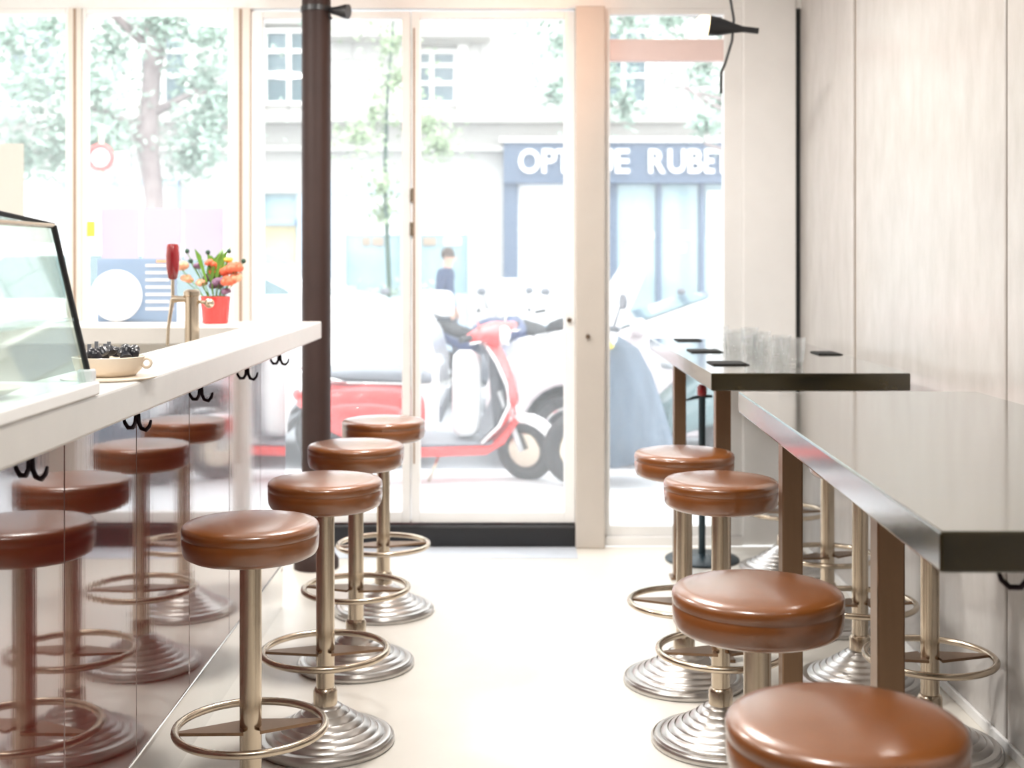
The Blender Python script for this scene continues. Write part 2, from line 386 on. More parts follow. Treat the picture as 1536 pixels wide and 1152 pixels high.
def hook(x, y, z, label, rz=0, group='double hooks under the bar top'):
    t = thing('coat_hook', label, 'hook', (x, y, z), rz, group)
    MB().disc((0, 0, -.004), .02, .008, 'z').build('mount', M['hook'], t)
    MB().tube([(0, 0, -.005), (0, 0, -.03)], .005).build('stem', M['hook'], t)
    for s in (-1, 1):
        MB().tube([(0, s*.004, -.025), (0, s*.006, -.045), (0, s*.015, -.058), (0, s*.032, -.06), (0, s*.044, -.05), (0, s*.049, -.036)],
                  [.005, .005, .005, .005, .0045, .003]).build('prong', M['hook'], t, smooth=True)
hy = [2.29, 2.94, 3.54, 4.16, 4.74]
hl = ['dark double hook under the cream bar top, below the glass display case',
      'dark double hook under the cream bar top, first past the glass display case',
      'dark double hook under the cream bar top, second past the glass display case',
      'dark double hook under the cream bar top, second from the bar end by the column',
      'dark double hook under the cream bar top, closest to the bar end by the column']
for y, l in zip(hy, hl): hook(-.87, y, 1.115, l, R(55))

# ------------------------------------------------------------------ stools
def make_stool():
    t = thing('bar_stool', '', 'stool', group=None)
    MB().lathe([(.02, .705), (.150, .705), (.163, .712), (.168, .722), (.170, .74), (.1702, .757), (.1685, .7595), (.1702, .762), (.1707, .775), (.169, .782), (.163, .7875), (.14, .792), (.09, .796), (.02, .798)], n=48).build('seat', M['leather'], t, smooth=True)
    MB().lathe([(.09, .695), (.12, .705), (.09, .7065)], n=28).build('seat_plate', M['steel'], t, smooth='auto')
    MB().lathe([(.0275, .10), (.0275, .70)], n=24).build('pole', M['steel'], t, smooth='auto')
    MB().lathe([(.036, .10), (.036, .155), (.031, .165), (.028, .167)], n=24).build('collar', M['steel'], t, smooth='auto')
    MB().ring((0, 0, .275), .185, .0102, n=56).build('foot_ring', M['steel'], t, smooth=True)
    for s in (-1, 1):
        b = MB()
        pts = [(s*.02, -.045), (s*.02, .045), (s*.18, .006), (s*.18, -.006)]
        b.rings([[(x, y, .270) for x, y in pts], [(x, y, .278) for x, y in pts]])
        b.build('ring_bracket', M['bronze'], t)
    prof = [(.204, 0), (.208, .006), (.207, .016)]
    for k in range(8):      # shallow turned grooves on a low cone
        u = k/7; q = .198 - .150*u; z = .022 + .086*u**1.25
        prof += [(q+.004, z), (q+.0005, z-.0015), (q-.003, z+.0045)]
    prof += [(.03, .118)]
    MB().lathe(prof, n=48).build('base', M['castmetal'], t, smooth='auto')
    return t
stool0 = make_stool()
spots = [
 (-.656, 3.18, 15, 'tan leather bar stool at the bar, first past the glass display case', 'stools along the bar'),
 (-.560, 3.80, 5, 'tan leather bar stool at the bar, second past the glass display case', 'stools along the bar'),
 (-.557, 4.52, -8, 'tan leather bar stool at the bar, third past the glass display case', 'stools along the bar'),
 (-.529, 5.21, 12, 'tan leather bar stool at the bar, last one before the door and column', 'stools along the bar'),
 (.479, 1.82, 10, 'tan leather stool at the front corner of the long dark table, largest seat in view', 'stools on the aisle side of the tables'),
 (.492, 2.54, -3, 'tan leather stool halfway along the aisle edge of the long dark table', 'stools on the aisle side of the tables'),
 (.626, 3.80, 6, 'tan leather stool on the aisle between the two dark tables', 'stools on the aisle side of the tables'),
 (.590, 4.34, -12, 'tan leather stool on the aisle at the table with glasses', 'stools on the aisle side of the tables'),
 (1.234, 3.74, 4, 'wall-side bar stool between the two tables, only its ring, pole and base showing', 'stools on the wall side of the tables'),
 (1.19, 4.33, 0, 'wall-side bar stool tucked under the front end of the glasses table', 'stools on the wall side of the tables'),
 (1.25, 5.02, 20, 'wall-side bar stool tucked under the middle of the glasses table', 'stools on the wall side of the tables'),
 (1.270, 5.90, 0, 'wall-side bar stool under the window end of the glasses table', 'stools on the wall side of the tables'),
]
for i, (x, y, a_, l, g) in enumerate(spots):
    o = stool0 if i == 0 else copy_tree(stool0)
    o.location = (x, y, 0); o.rotation_euler = (0, 0, R(a_)); tag(o, l, 'stool', g)

# ------------------------------------------------------------------ tables
def table(name, corners, legs, label):
    t = thing(name, label, 'table', (corners[0][0], corners[0][1], 0), group='dark marble bar tables')
    ox, oy = corners[0]
    b = MB(); b.rings([[(x-ox, y-oy, z) for x, y in corners] for z in (1.0, 1.06)])
    b.build('tabletop', M['marble'], t, bevel=.004)
    for x, y in legs:
        l = MB().box(-.0275, .0275, -.0275, .0275, .012, 1.0).build('leg', M['bronze'], t, bevel=.004, loc=(x-ox, y-oy, 0))
        MB().box(-.042, .042, -.042, .042, 0, .012).build('foot_plate', M['bronze'], l, bevel=.003)
    return t
table('bar_table', [(.612, 1.81), (1.38, 1.81), (1.365, 3.72), (.664, 3.72)], [(.75, 2.53), (.75, 3.41)], 'long dark marble bar table with square brown legs, bare top, standing in front')
table('bar_table', [(.678, 4.31), (1.357, 4.31), (1.357, 6.25), (.678, 6.25)], [(.76, 4.58), (.76, 5.75)], 'dark marble bar table by the window with glasses and black napkins')
hook(.80, 1.95, 1.0, 'dark double hook under the front end of the long dark table', R(60), None)

# glasses and napkins
def tumbler():
    t = MB()
    t.rings([[(r*math.cos(2*PI*j/20), r*math.sin(2*PI*j/20), z) for j in range(20)] for r, z in
             ((.028, 0), (.031, .004), (.036, .04), (.039, .08), (.0375, .0805), (.0345, .04), (.029, .010), (.02, .009))])
    return t.build('tumbler', M['glass'], smooth='auto')
g0 = tumbler()
gl = [(1.022, 4.62, 1.25, 'clear tumbler standing alone in front on the glasses table, widest in view'),
      (.955, 4.78, 1, 'clear tumbler second from the front of the glasses table, beside the cluster'),
      (1.045, 4.95, 1, 'clear tumbler on the glasses table, third back from the front edge on the wall side'),
      (.960, 5.02, 1, 'clear tumbler on the glasses table, fourth back from the front edge on the aisle side'),
      (1.090, 5.12, 1, 'clear tumbler closest to the black napkin on the wall side'),
      (1.000, 5.20, 1, 'clear tumbler in the middle of the glass cluster'),
      (.930, 5.32, 1, 'clear tumbler beside the end of the middle black napkin'),
      (1.060, 5.38, 1, 'clear tumbler on the wall side of the cluster, towards the window'),
      (.985, 5.55, 1, 'clear tumbler towards the window, third from last on the table'),
      (1.070, 5.70, 1, 'clear tumbler towards the window, second from last on the table'),
      (.960, 5.85, 1, 'clear tumbler closest to the window on the table')]
for i, (x, y, s, l) in enumerate(gl):
    o = g0 if i == 0 else g0.copy()
    if i: C.objects.link(o)
    o.location = (x, y, 1.0605); o.scale = (s, s, s); tag(o, l, 'glass', 'tumblers on the far table')
def napkin(x, y, label, wd=.135):
    t = MB().box(-wd/2, wd/2, -.075, .075, 0, .003).build('napkin', M['napkin'], bevel=.001, loc=(x, y, 1.0605))
    tag(t, label, 'napkin', 'black napkins on the far table')
    f = MB().box(-wd/2+.004, wd/2-.01, -.07, .07, .0028, .0055).build('fold', M['napkin'], t, bevel=.001)
    return t
napkin(.80, 4.70, 'folded black napkin on the aisle edge, first from the table front')
napkin(.81, 5.33, 'folded black napkin on the aisle edge, second from the table front')
napkin(.84, 6.05, 'folded black napkin on the aisle edge closest to the window', .12)
napkin(1.29, 5.20, 'folded black napkin on the wall edge of the glasses table', .10)

# slim stand by the window
st = thing('post_stand', 'slim black post with round base standing by the tall window', 'stand', (.915, 6.10, 0))
MB().lathe([(.175, 0), (.178, .008), (.17, .014), (.04, .02), (.018, .03)]).build('base', M['darkteal'], st, smooth='auto')
MB().lathe([(.017, .02), (.017, .80)], n=16).build('post', M['darkteal'], st, smooth='auto')
MB().lathe([(.02, .79), (.024, .80), (.024, .83), (.015, .845), (.004, .848)], n=16).build('cap', M['darkred'], st, smooth='auto')
MB().tube([(-.085, 0, .765), (-.04, 0, .78), (0, 0, .787), (.05, 0, .787)], [.004, .009, .01, .007]).build('cross_arm', M['darkteal'], st, smooth=True)

# ------------------------------------------------------------------ things on the bar
case = thing('display_case', 'slanted glass display case standing on the bar front', 'display case', (-.80, 0, 1.187))
y0, y1 = .9, 2.44
zt = .322
xs = lambda z: -.010 - .075*z/zt
MB().box(-.23, .004, y0, y1+.01, .0005, .026).build('base_frame', M['white'], case, bevel=.004)
b = MB(); b.rings([[(xs(.026)-.006, y0, .026), (xs(.026), y0, .026), (xs(.026), y1, .026), (xs(.026)-.006, y1, .026)],
                   [(xs(zt)-.006, y0, zt), (xs(zt), y0, zt), (xs(zt), y1, zt), (xs(zt)-.006, y1, zt)]])
b.build('front_glass', M['case_front'], case)
b = MB(); b.prism([(-.22, .026), (xs(.026)-.008, .026), (xs(zt)-.008, zt), (-.22, zt+.03)], y1-.006, y1); b.build('end_glass', M['case_glass'], case)
b = MB(); b.prism([(-.22, zt+.03), (xs(zt), zt), (xs(zt), zt+.006), (-.22, zt+.036)], y0, y1); b.build('top_glass', M['case_glass'], case)
MB().box(-.226, -.22, y0, y1, .026, zt+.03).build('back_glass', M['case_glass'], case)
MB().tube([(xs(.026)+.002, y1, .03), (xs(zt)+.002, y1, zt+.004)], .006).build('corner_trim', M['black'], case)
MB().tube([(xs(zt)+.002, y1, zt+.004), (-.222, y1, zt+.036)], .006).build('edge_trim', M['black'], case)
MB().tube([(xs(zt)+.001, y0, zt+.004), (xs(zt)+.001, y1, zt+.004)], .005).build('edge_trim', M['steel'], case)
MB().tube([(-.222, y1, .03), (-.222, y1, zt+.036)], .006).build('edge_trim', M['steel'], case)
MB().box(-.21, -.03, y0+.05, y1-.04, .145, .151).build('shelf', M['case_glass'], case)
MB().box(-.035, -.004, y1-.012, y1+.012, .022, .05).build('corner_block', M['lamp_glass'], case, bevel=.004)
# plates in the case
pl = MB().lathe([(.03, 0), (.045, .003), (.075, .016), (.077, .018), (.05, .008), (.01, .006)]).build('plate', M['bowl'], smooth='auto', loc=(-.91, 2.15, 1.2135))
tag(pl, 'small cream plate on the floor of the glass display case', 'plate')

bw = thing('serving_bowl', 'shallow cream bowl of dark capsules on the bar beside the glass case', 'bowl', (-.885, 2.78, 1.1875))
MB().lathe([(.035, 0), (.052, .003), (.070, .020), (.078, .048), (.075, .049), (.066, .024), (.045, .009), (.01, .008)], n=36).build('bowl_body', M['bowl'], bw, smooth='auto')
MB().lathe([(.10, .0005), (.103, .004), (.09, .006), (.05, .006)], n=36).build('saucer', M['bowl'], bw, smooth='auto')
MB().ring((.083, 0, .034), .010, .0035, 'y', 16, 8).build('lug', M['bowl'], bw, smooth=True)
rr = random.Random(3)
for i in range(16):
    a_, q = rr.uniform(0, 2*PI), .052*math.sqrt(rr.random())
    cp = MB().lathe([(.007, 0), (.014, .004), (.010, .018), (.006, .021)], n=10).build('coffee_capsule', M['beans'], smooth='auto',
        loc=(-.885+q*math.cos(a_), 2.78+q*math.sin(a_), 1.1875+.040+rr.uniform(0, .014)))
    cp.rotation_euler = (rr.uniform(-.9, .9), rr.uniform(-.9, .9), 0)
    tag(cp, 'dark capsule lying in the cream bowl on the bar', 'capsule', 'dark capsules in the cream bowl')
bx = thing('sugar_box', 'small white open box of sticks behind the cream bowl on the bar', 'box', (-.965, 2.98, 1.1875))
b = MB()
for q in ((-.04, .04, -.035, .035, 0, .004), (-.04, -.037, -.035, .035, .004, .045), (.037, .04, -.035, .035, .004, .045), (-.037, .037, -.035, -.032, .004, .045), (-.037, .037, .032, .035, .004, .045)): b.box(*q)
b.build('box_body', M['white_paper'], bx)
for i, q in enumerate((-.026, -.012, .006, .02)):
    MB().box(-.004, .004, -.002, .002, .004, .062+.006*(i % 2)).build('stick', M['grey'], bx, loc=(q, -.01+.008*(i % 3), 0))

tap = thing('beer_tap', 'steel beer tap tower with dark red handle behind the bar', 'beer tap', (px(287, 4.55), 4.55, .93))
MB().lathe([(.055, .0), (.055, .012), (.03, .02)]).build('flange', M['steel'], tap, smooth='auto')
MB().lathe([(.026, .01), (.026, .385), (.030, .388), (.030, .402), (.02, .41)], n=24).build('tower', M['steel'], tap, smooth='auto')
MB().tube([(.0, 0, .375), (-.045, -.01, .375), (-.068, -.012, .375)], [.012, .012, .016]).build('faucet', M['steel'], tap, smooth='auto')
MB().tube([(-.066, -.012, .375), (-.070, -.02, .34), (-.078, -.028, .27), (-.080, -.03, .21)], [.009, .007, .006, .006]).build('spout', M['steel'], tap, smooth='auto')
MB().tube([(-.066, -.012, .36), (-.066, -.012, .45)], .006).build('lever', M['steel'], tap, smooth='auto')
MB().lathe([(.010, .445), (.017, .452), (.023, .49), (.024, .53), (.021, .565), (.018, .572), (.005, .574)], cx=-.066, cy=-.012, n=20).build('handle', M['darkred'], tap, smooth='auto')
MB().ball((.062, 0, .36), .018).build('knob', M['steel'], tap, smooth=True)
MB().tube([(.02, 0, .365), (.06, 0, .362)], .007).build('knob_stem', M['steel'], tap, smooth=True)

# menu board, disc, vase with flowers on the counter return
ZR = 1.1875
mb = thing('menu_board', 'blue-grey menu board with pale text lines leaning by the window', 'sign', (px(205, 5.27), 5.27, ZR))
MB().box(-.165, .165, -.004, .004, 0, .262).build('board', M['board'], mb)
for i in range(7):
    q = .24 - .030*i
    wl = .118 - .01*((i*7) % 3)
    MB().box(.035, .035+wl, -.0055, -.004, q-.012, q).build('text_line', M['line'], mb)
MB().box(.08, .155, -.0055, -.004, .246, .258).build('text_line', M['peach'], mb)
MB().box(-.1, .1, .004, .05, 0, .006).build('foot', M['slate'], mb)
MB().disc((-.083, -.012, .128), .107, .014, 'y', 48).build('round_plaque', M['disc'], None, bevel=.003, loc=(px(205, 5.27), 5.27, ZR-.0185))
tag(bpy.data.objects['round_plaque'], 'plain white round disc standing in front of the blue-grey menu board', 'plaque')
shx = [(150, 206, 'first lavender paper sheet hung in the window, beside the yellow sticker'), (212, 270, 'middle one of the three lavender paper sheets in the window'), (275, 333, 'third lavender paper sheet hung in the window, closest to the flowers')]
for a_, b_, l in shx:
    x0, x1 = px(a_, 6.36), px(b_, 6.36)
    o = MB().box(x0, x1, 6.372, 6.376, pz(390, 6.36), pz(312, 6.36)).build('paper_sheet', M['paper'])
    tag(o, l, 'paper', 'paper sheets in the window')
o = MB().box(px(128, 6.36), px(140, 6.36), 6.372, 6.375, pz(355, 6.36), pz(332, 6.36)).build('sticker', M['yellow']); tag(o, 'small yellow sticker on the window beside the paper sheets', 'sticker')
o = MB().box(px(-20, 6.36), px(33, 6.36), 6.372, 6.376, pz(330, 6.36), pz(215, 6.36)).build('poster', M['white_paper']); tag(o, 'blank cream poster on the window glass above the glass case', 'poster')
bpy.data.objects['poster'].data.materials[0] = M['poster']

vx, vy = px(322, 5.15), 5.15
vase = thing('flower_pot', 'red enamel flower pot on the bar return by the window', 'pot', (vx, vy, ZR))
MB().lathe([(.048, 0), (.052, .004), (.060, .105), (.062, .11), (.058, .11), (.050, .02), (.02, .018)], n=32).build('pot_body', M['red'], vase, smooth='auto')
MB().lathe([(.02, .085), (.0565, .088)], n=24).build('soil', M['bark'], vase)
bq = thing('flowers', 'orange, peach and yellow flowers with green sprigs in the red pot', 'flowers', (vx, vy, ZR+.088))
rr = random.Random(11)
stems = MB()
def bloom(m, c, r):
    b = MB(); n = 9
    for k in range(n):
        a_ = 2*PI*k/n + rr.random()*.5; t_ = rr.uniform(.1, 1.1)
        d = Vector((math.cos(a_)*math.cos(t_), math.sin(a_)*math.cos(t_), math.sin(t_)))
        b.ball(tuple(Vector(c)+d*r*.55), r*.55, r*.55, r*.45, 8, 4)
    b.build('bloom', m, bq, smooth=True)
    stems.tube([(c[0]*.25, c[1]*.25, 0), (c[0]*.6, c[1]*.6, c[2]*.5), (c[0], c[1], c[2]-.005)], .002, 5)
for m, X, Z, r in ((M['peach'], -.135, .135, .026), (M['peach'], -.12, .085, .022), (M['orange'], .0, .12, .028), (M['orange'], .05, .115, .030), (M['orange'], .085, .13, .028),
                   (M['orange'], .065, .075, .028), (M['peach'], .09, .09, .024), (M['mauve'], -.03, .09, .024), (M['mauve'], .02, .075, .022), (M['mauve'], -.005, .055, .024),
                   (M['yellow'], .045, .165, .018), (M['mauve'], .05, .035, .018), (M['peach'], -.06, .07, .02), (M['mauve'], -.07, .14, .018), (M['orange'], -.02, .15, .02)):
    bloom(m, (X, rr.uniform(-.04, .04), Z), r*1.25)
for X, Z in ((-.115, .205), (-.10, .165), (-.03, .20), (.115, .165), (.055, .205)):
    b = MB().ball((X, 0, Z), .010); b.build('bud', M['darkgreen'], bq, smooth=True)
    stems.tube([(X*.2, 0, 0), (X*.6, 0, Z*.55), (X, 0, Z-.006)], .0018, 5)
for k in range(11):
    X = rr.uniform(-.06, .03); h = rr.uniform(.12, .2); dx = rr.uniform(-.04, .05); Y = rr.uniform(-.03, .03)
    b = MB()
    p0, p1, p2 = Vector((X*.6, Y, .08)), Vector((X+dx*.4, Y*1.5, h)), Vector((X+dx, Y*2, h+.03))
    wv = Vector((.009, 0, .004))
    b.quad(p0-wv*.4, p0+wv*.4, p1+wv, p1-wv); b.quad(p1-wv, p1+wv, p2+wv*.1, p2-wv*.1)
    b.build('leaf', M['green'], bq)
stems.build('stems', M['green'], bq)['kind'] = 'stuff'

# ------------------------------------------------------------------ clip lamps
def clip_lamp(name, label, loc, aim, emit):
    t = thing(name, label, 'lamp', loc)
    d = Vector(aim).normalized(); q = d.to_track_quat('Z', 'Y').to_matrix().to_4x4()
    MB().lathe([(.012, -.105), (.016, -.09), (.022, -.06), (.040, .0), (.044, .045), (.041, .045), (.03, 0), (.012, -.02)], n=24).build('shade', M['black'], t, smooth='auto', mtx=q)
    MB().lathe([(.03, .005), (.041, .035), (.045, .060), (.040, .088), (.024, .102), (.004, .106)], n=20).build('bulb', M['bulb'], t, smooth=True, mtx=q)
    MB().box(-.012, .012, -.012, .012, -.17, -.09).build('clip', M['black'], t, bevel=.003, mtx=q)
    return t, d
lt, d = clip_lamp('spot_lamp', 'black clip spot lamp with warm bulb hanging in the tall window', (px(1078, 5.5), 5.5, pz(40, 5.5)), (-.96, .06, .12), True)
cb = [(.06, .02, .58), (.06, 0, .30), (.045, 0, .14), (.063, 0, .03), (.055, 0, -.06), (.025, 0, -.16), (.008, 0, -.20), (.008, 0, -.29)]
MB().tube(cb, .006, 8).build('cable', M['black'], lt, smooth=True)
sp = light('spot_lamp_beam', 'SPOT', tuple(Vector(lt.location)+d*.125), energy=24, color=(1, .36, .11), spot_size=R(152), spot_blend=.5, shadow_soft_size=.03)
sp.rotation_euler = d.to_track_quat('-Z', 'Y').to_euler()
cx_, cy_ = px(473.5, 5.95), 5.95
ct = thing('clip_lamp', 'black clip lamp strapped to the dark brown column', 'lamp', (cx_, cy_, 2.62))
MB().lathe([(.071, -.012), (.073, -.012), (.073, .012), (.071, .012)]).build('strap', M['black'], ct)
q = Vector((1, -.3, -.12)).to_track_quat('Z', 'Y').to_matrix().to_4x4()
MB().lathe([(.010, .07), (.016, .08), (.022, .11), (.034, .15), (.034, .165), (.01, .165)], n=20).build('shade', M['black'], ct, smooth='auto', mtx=q)
MB().tube([(.05, -.02, -.01), (.075, -.03, -.05)], .006).build('lever', M['black'], ct)

# ------------------------------------------------------------------ street
S(MB().box(-16, 16, 6.52, 8.72, -.2, -.03).build('ground_pavement', M['paving']), 'pale pavement in front of the shop')
kb = S(MB().box(-16, 16, 8.72, 8.92, -.25, -.034).build('trim_kerb', M['kerb']), 'granite kerb along the shop side pavement')
S(MB().box(-40, 40, 8.92, 14.6, -.35, -.15).build('ground_street', M['asphalt']), 'grey asphalt street')
S(MB().box(-40, 40, 14.6, 19, -.3, -.03).build('ground_pavement_far', M['paving']), 'pale pavement across the street')

# facade across the street
YFc = 18.0
fac = S(MB().box(-14, 14, YFc+.25, YFc+.9, -.1, 9.0).build('wall_opposite', M['facade']), 'pale limestone house front across the street')
for i in range(14):   # courses of dressed stone
    z = 3.55 + i*.38
    for k in range(0, 26):
        x = -11.5 + k*.92 + (.46 if i % 2 else 0)
        MB().box(x+.006, x+.914, YFc+.22, YFc+.27, z+.006, z+.374).build('stone', M['facade'], fac, bevel=.006, seg=1)
def fb(name, x0, x1, z0, z1, y0, y1, m, parent, bevel=.01):
    return MB().box(x0, x1, YFc+y0, YFc+y1, z0, z1).build(name, m, parent, bevel=bevel)
S(fb('trim_8', -12, 12, 3.38, 3.52, -.12, .22, M['moulding'], None), 'stone cornice over the shop fronts across the street')
S(fb('trim_9', -12, 12, 2.98, 3.06, .0, .25, M['moulding'], None), 'thin stone band over the shop fronts across the street')
S(fb('trim_10', -2.6, -.3, 4.55, 4.98, -.35, .2, M['moulding'], None), 'grey stone balcony slab across the street')
n = 4
def far_window(x, z0, z1, wd):
    global n
    t = thing('window_%d' % n, None, None, (x, YFc+.2, z0), kind='structure'); n += 1
    t['label'] = 'tall casement window in the house front across the street'
    h = z1-z0
    MB().box(-wd/2, wd/2, .0, .03, 0, h).build('pane', M['farglass'], t)
    for a_ in (-wd/2, -.03, wd/2-.06): MB().box(a_, a_+.06, -.05, .0, 0, h).build('stile', M['shutter'], t)
    for q in (0, h*.36, h*.68, h-.06): MB().box(-wd/2, wd/2, -.04, .0, q, q+.06).build('rail', M['shutter'], t)
    MB().box(-wd/2-.14, -wd/2, -.09, .03, -.1, h+.14).build('surround', M['shutter'], t)
    MB().box(wd/2, wd/2+.14, -.09, .03, -.1, h+.14).build('surround', M['shutter'], t)
    MB().box(-wd/2-.2, wd/2+.2, -.14, .03, h+.06, h+.2).build('lintel', M['moulding'], t)
for x in (-6.9, -5.0, -3.2, -1.15, 1.6, 3.6, 5.6): far_window(x, 3.65, 4.45 if x == -1.15 else 4.75, .75)

# optician's shop front
sh = thing('shop_front', 'optician shop front with slate blue fascia and white letters', 'shop front', (1.6, YFc+.2, -.03))
def sb(name, x0, x1, z0, z1, y0, y1, m, bevel=.008):
    return MB().box(x0-1.6, x1-1.6, y0, y1, z0+.03, z1+.03).build(name, m, sh, bevel=bevel)
xa, xb = px(754, 18), px(1330, 18)
fs = sb('fascia', xa, xb, pz(275, 18), pz(214, 18), -.22, .04, M['sign'])
sb('fascia_cornice', xa-.05, xb+.05, pz(214, 18), pz(206, 18), -.28, .04, M['shutter'])
sb('pilaster', xa, px(776, 18), -.03, pz(275, 18), -.12, .05, M['sign'])
sb('pilaster', px(1310, 18), xb, -.03, pz(275, 18), -.12, .05, M['sign'])
sb('stall_riser', px(776, 18), px(1310, 18), -.03, .5, -.06, .05, M['palefront'])
for a_, b_ in ((776, 914), (926, 985), (993, 1050), (1058, 1190), (1198, 1310)):
    sb('pane', px(a_, 18), px(b_, 18), .5, pz(275, 18), .0, .04, M['shopglass'] if a_ > 800 else M['blind'])
for a_, b_ in ((914, 926), (985, 993), (1050, 1058), (1190, 1198)):
    sb('mullion', px(a_, 18), px(b_, 18), .5, pz(275, 18), -.06, .05, M['sign'])
sb('blind', px(1062, 18), px(1108, 18), pz(352, 18), pz(285, 18), -.03, -.005, M['blind'])
for k in range(5):
    sb('blind_slat', px(780, 18), px(912, 18), pz(300+k*18, 18), pz(292+k*18, 18), -.02, .0, M['letter'])
for k, (a_, b_) in enumerate(((938, 982), (1000, 1040), (1062, 1100))):
    sb('window_lettering', px(a_, 18), px(b_, 18), pz(358, 18), pz(347, 18), -.012, .0, M['letter'])
    sb('display_card', px(a_+4, 18), px(b_-10, 18), pz(378, 18), pz(366, 18), -.012, .0, M['letter'])
zb = pz(260, 18)
lx = [('O', 777, 32), ('P', 812, 22), ('T', 833, 21), ('I', 857, 6), ('Q', 866, 28), ('U', 896, 22), ('E', 922, 21), ('R', 972, 25), ('U', 1001, 26), ('B', 1031, 22), ('E', 1056, 14), ('T', 1071, 22)]
for ch, x0, wpx in lx:
    me = text_mesh(ch, .46, .02, .009)
    xs_ = [v.co.x for v in me.vertices]; ys_ = [v.co.y for v in me.vertices]
    o = bpy.data.objects.new('letter', me); C.objects.link(o); me.materials.append(M['letter']); o.parent = fs
    dd = 17.95
    wd, ht = px(x0+wpx, dd)-px(x0, dd), 36*dd/1900
    sx, sz = wd/(max(xs_)-min(xs_)), ht/(max(ys_)-min(ys_))
    o.scale = (sx, sz, 1); o.rotation_euler = (R(90), 0, 0)
    o.location = (px(x0, dd)-1.6-min(xs_)*sx, -.25, zb+.03-min(ys_)*sz)

# pale blue shop front next door
s2 = thing('shop_front', 'pale blue shop front with white blinds behind the street sapling', 'shop front', (px(600, 18), YFc+.2, -.03))
ox = px(600, 18)
def sb2(name, x0, x1, z0, z1, y0, y1, m, p=s2, bevel=.008):
    return MB().box(px(x0, 18)-ox, px(x1, 18)-ox, y0, y1, z0+.03, z1+.03).build(name, m, p, bevel=bevel)
sb2('fascia', 492, 706, pz(290, 18), pz(270, 18), -.10, .05, M['palefront'])
for a_, b_ in ((492, 516), (700, 706), (598, 612)): sb2('post', a_, b_, -.03, pz(290, 18), -.08, .05, M['palefront'])
sb2('stall_riser', 516, 700, -.03, .95, -.05, .05, M['palefront'])
for a_, b_ in ((516, 598), (612, 700)):
    sb2('blind', a_, b_, pz(352, 18), pz(290, 18), -.02, .03, M['blind'])
    sb2('pane', a_, b_, .95, pz(352, 18), .0, .03, M['shopglass'])
    sb2('cross_band', a_, b_, pz(320, 18), pz(315, 18), -.05, -.01, M['palefront'])
for a_, b_, m in ((540, 552, 'brown_shade'), (556, 572, 'brown_line'), (632, 652, 'brown_shade'), (664, 690, 'cream')):
    sb2('display_card', a_, b_, pz(368, 18), pz(356, 18), -.03, .0, M[m])
# shop with yellowish display and further fronts on the far side
s3 = thing('shop_front', 'small shop front with yellowish display and blue blind beside the column', 'shop front', (px(410, 18), YFc+.165, -.03))
ox = px(410, 18)
sb2('post', 365, 378, -.03, pz(270, 18), -.08, .05, M['palefront'], s3)
sb2('post', 443, 490, -.03, pz(270, 18), -.08, .05, M['palefront'], s3)
sb2('fascia', 365, 490, pz(290, 18), pz(268, 18), -.1, .05, M['moulding'], s3)
sb2('pane', 378, 443, .6, pz(290, 18), .0, .04, M['shopglass'], s3)
sb2('awning', 388, 441, pz(338, 18), pz(328, 18), -.25, .0, M['slate'], s3)
sb2('display_wall', 382, 440, .9, pz(338, 18), -.03, .0, M['warmshop'], s3)
sb2('stall_riser', 365, 490, -.03, .6, -.05, .05, M['palefront'], s3)
s4 = thing('shop_front', 'blue framed shop front behind the plane tree', 'shop front', (px(175, 18), YFc+.165, -.03))
ox = px(175, 18)
for a_, b_ in ((86, 96), (170, 178), (255, 264)): sb2('post', a_, b_, -.03, pz(270, 18), -.08, .05, M['slate'], s4)
sb2('fascia', 86, 264, pz(278, 18), pz(268, 18), -.1, .05, M['slate'], s4)
for a_, b_ in ((96, 170), (178, 255)): sb2('pane', a_, b_, -.03, pz(278, 18), .0, .04, M['blind'], s4)

# ---- trees
def crown(name, m, blobs, count, size, parent, seed):
    q = random.Random(seed); vs, fs_ = [], []
    for i in range(count):
        bx_, by_, bz_, br = q.choice(blobs)
        d = Vector((q.gauss(0, 1), q.gauss(0, 1), q.gauss(0, 1))); d.normalize()
        c = Vector((bx_, by_, bz_)) + d*br*abs(q.gauss(0, .75))
        u = Vector((q.gauss(0, 1), q.gauss(0, 1), q.gauss(0, .6))).normalized(); v = u.orthogonal().normalized()
        s_ = size*q.uniform(.6, 1.3); k = len(vs)
        vs += [c-u*s_, c+v*s_*.6, c+u*s_, c-v*s_*.6]; fs_.append((k, k+1, k+2, k+3))
    me = bpy.data.meshes.new(name); me.from_pydata([tuple(p) for p in vs], [], fs_); me.materials.append(m)
    o = bpy.data.objects.new(name, me); C.objects.link(o); o.parent = parent; o['kind'] = 'stuff'
    return o
t1 = thing('tree', 'big plane tree with knotted trunk across the street, seen over the paper sheets', 'tree', (px(228, 13.3), 14.9, -.03))
f1 = 14.9/1900
k1 = lambda p: (p-228)*f1
zz = lambda p: pz(p, 14.9)+.03
x0 = t1.location.x = px(228, 14.9)
MB().tube([(.02, 0, 0), (0, 0, .6), (.02, 0, zz(300)), (k1(222), 0, zz(230)), (k1(218), 0, zz(205)), (k1(222), 0, zz(180)), (k1(226), 0, zz(120)), (k1(231), 0, zz(80)), (k1(233), 0, zz(20)), (k1(236), 0, zz(-60)), (.25, .1, 6.5)],
          [.16, .125, .115, .125, .15, .115, .105, .125, .11, .10, .06], 12).build('trunk', M['bark'], t1, smooth=True)
for p in ((206, 192, .06), (212, 182, .05), (236, 84, .07)):
    MB().ball((k1(p[0]), -.05, zz(p[1])), p[2], p[2], p[2]*1.4).build('knot', M['bark'], t1, smooth=True)
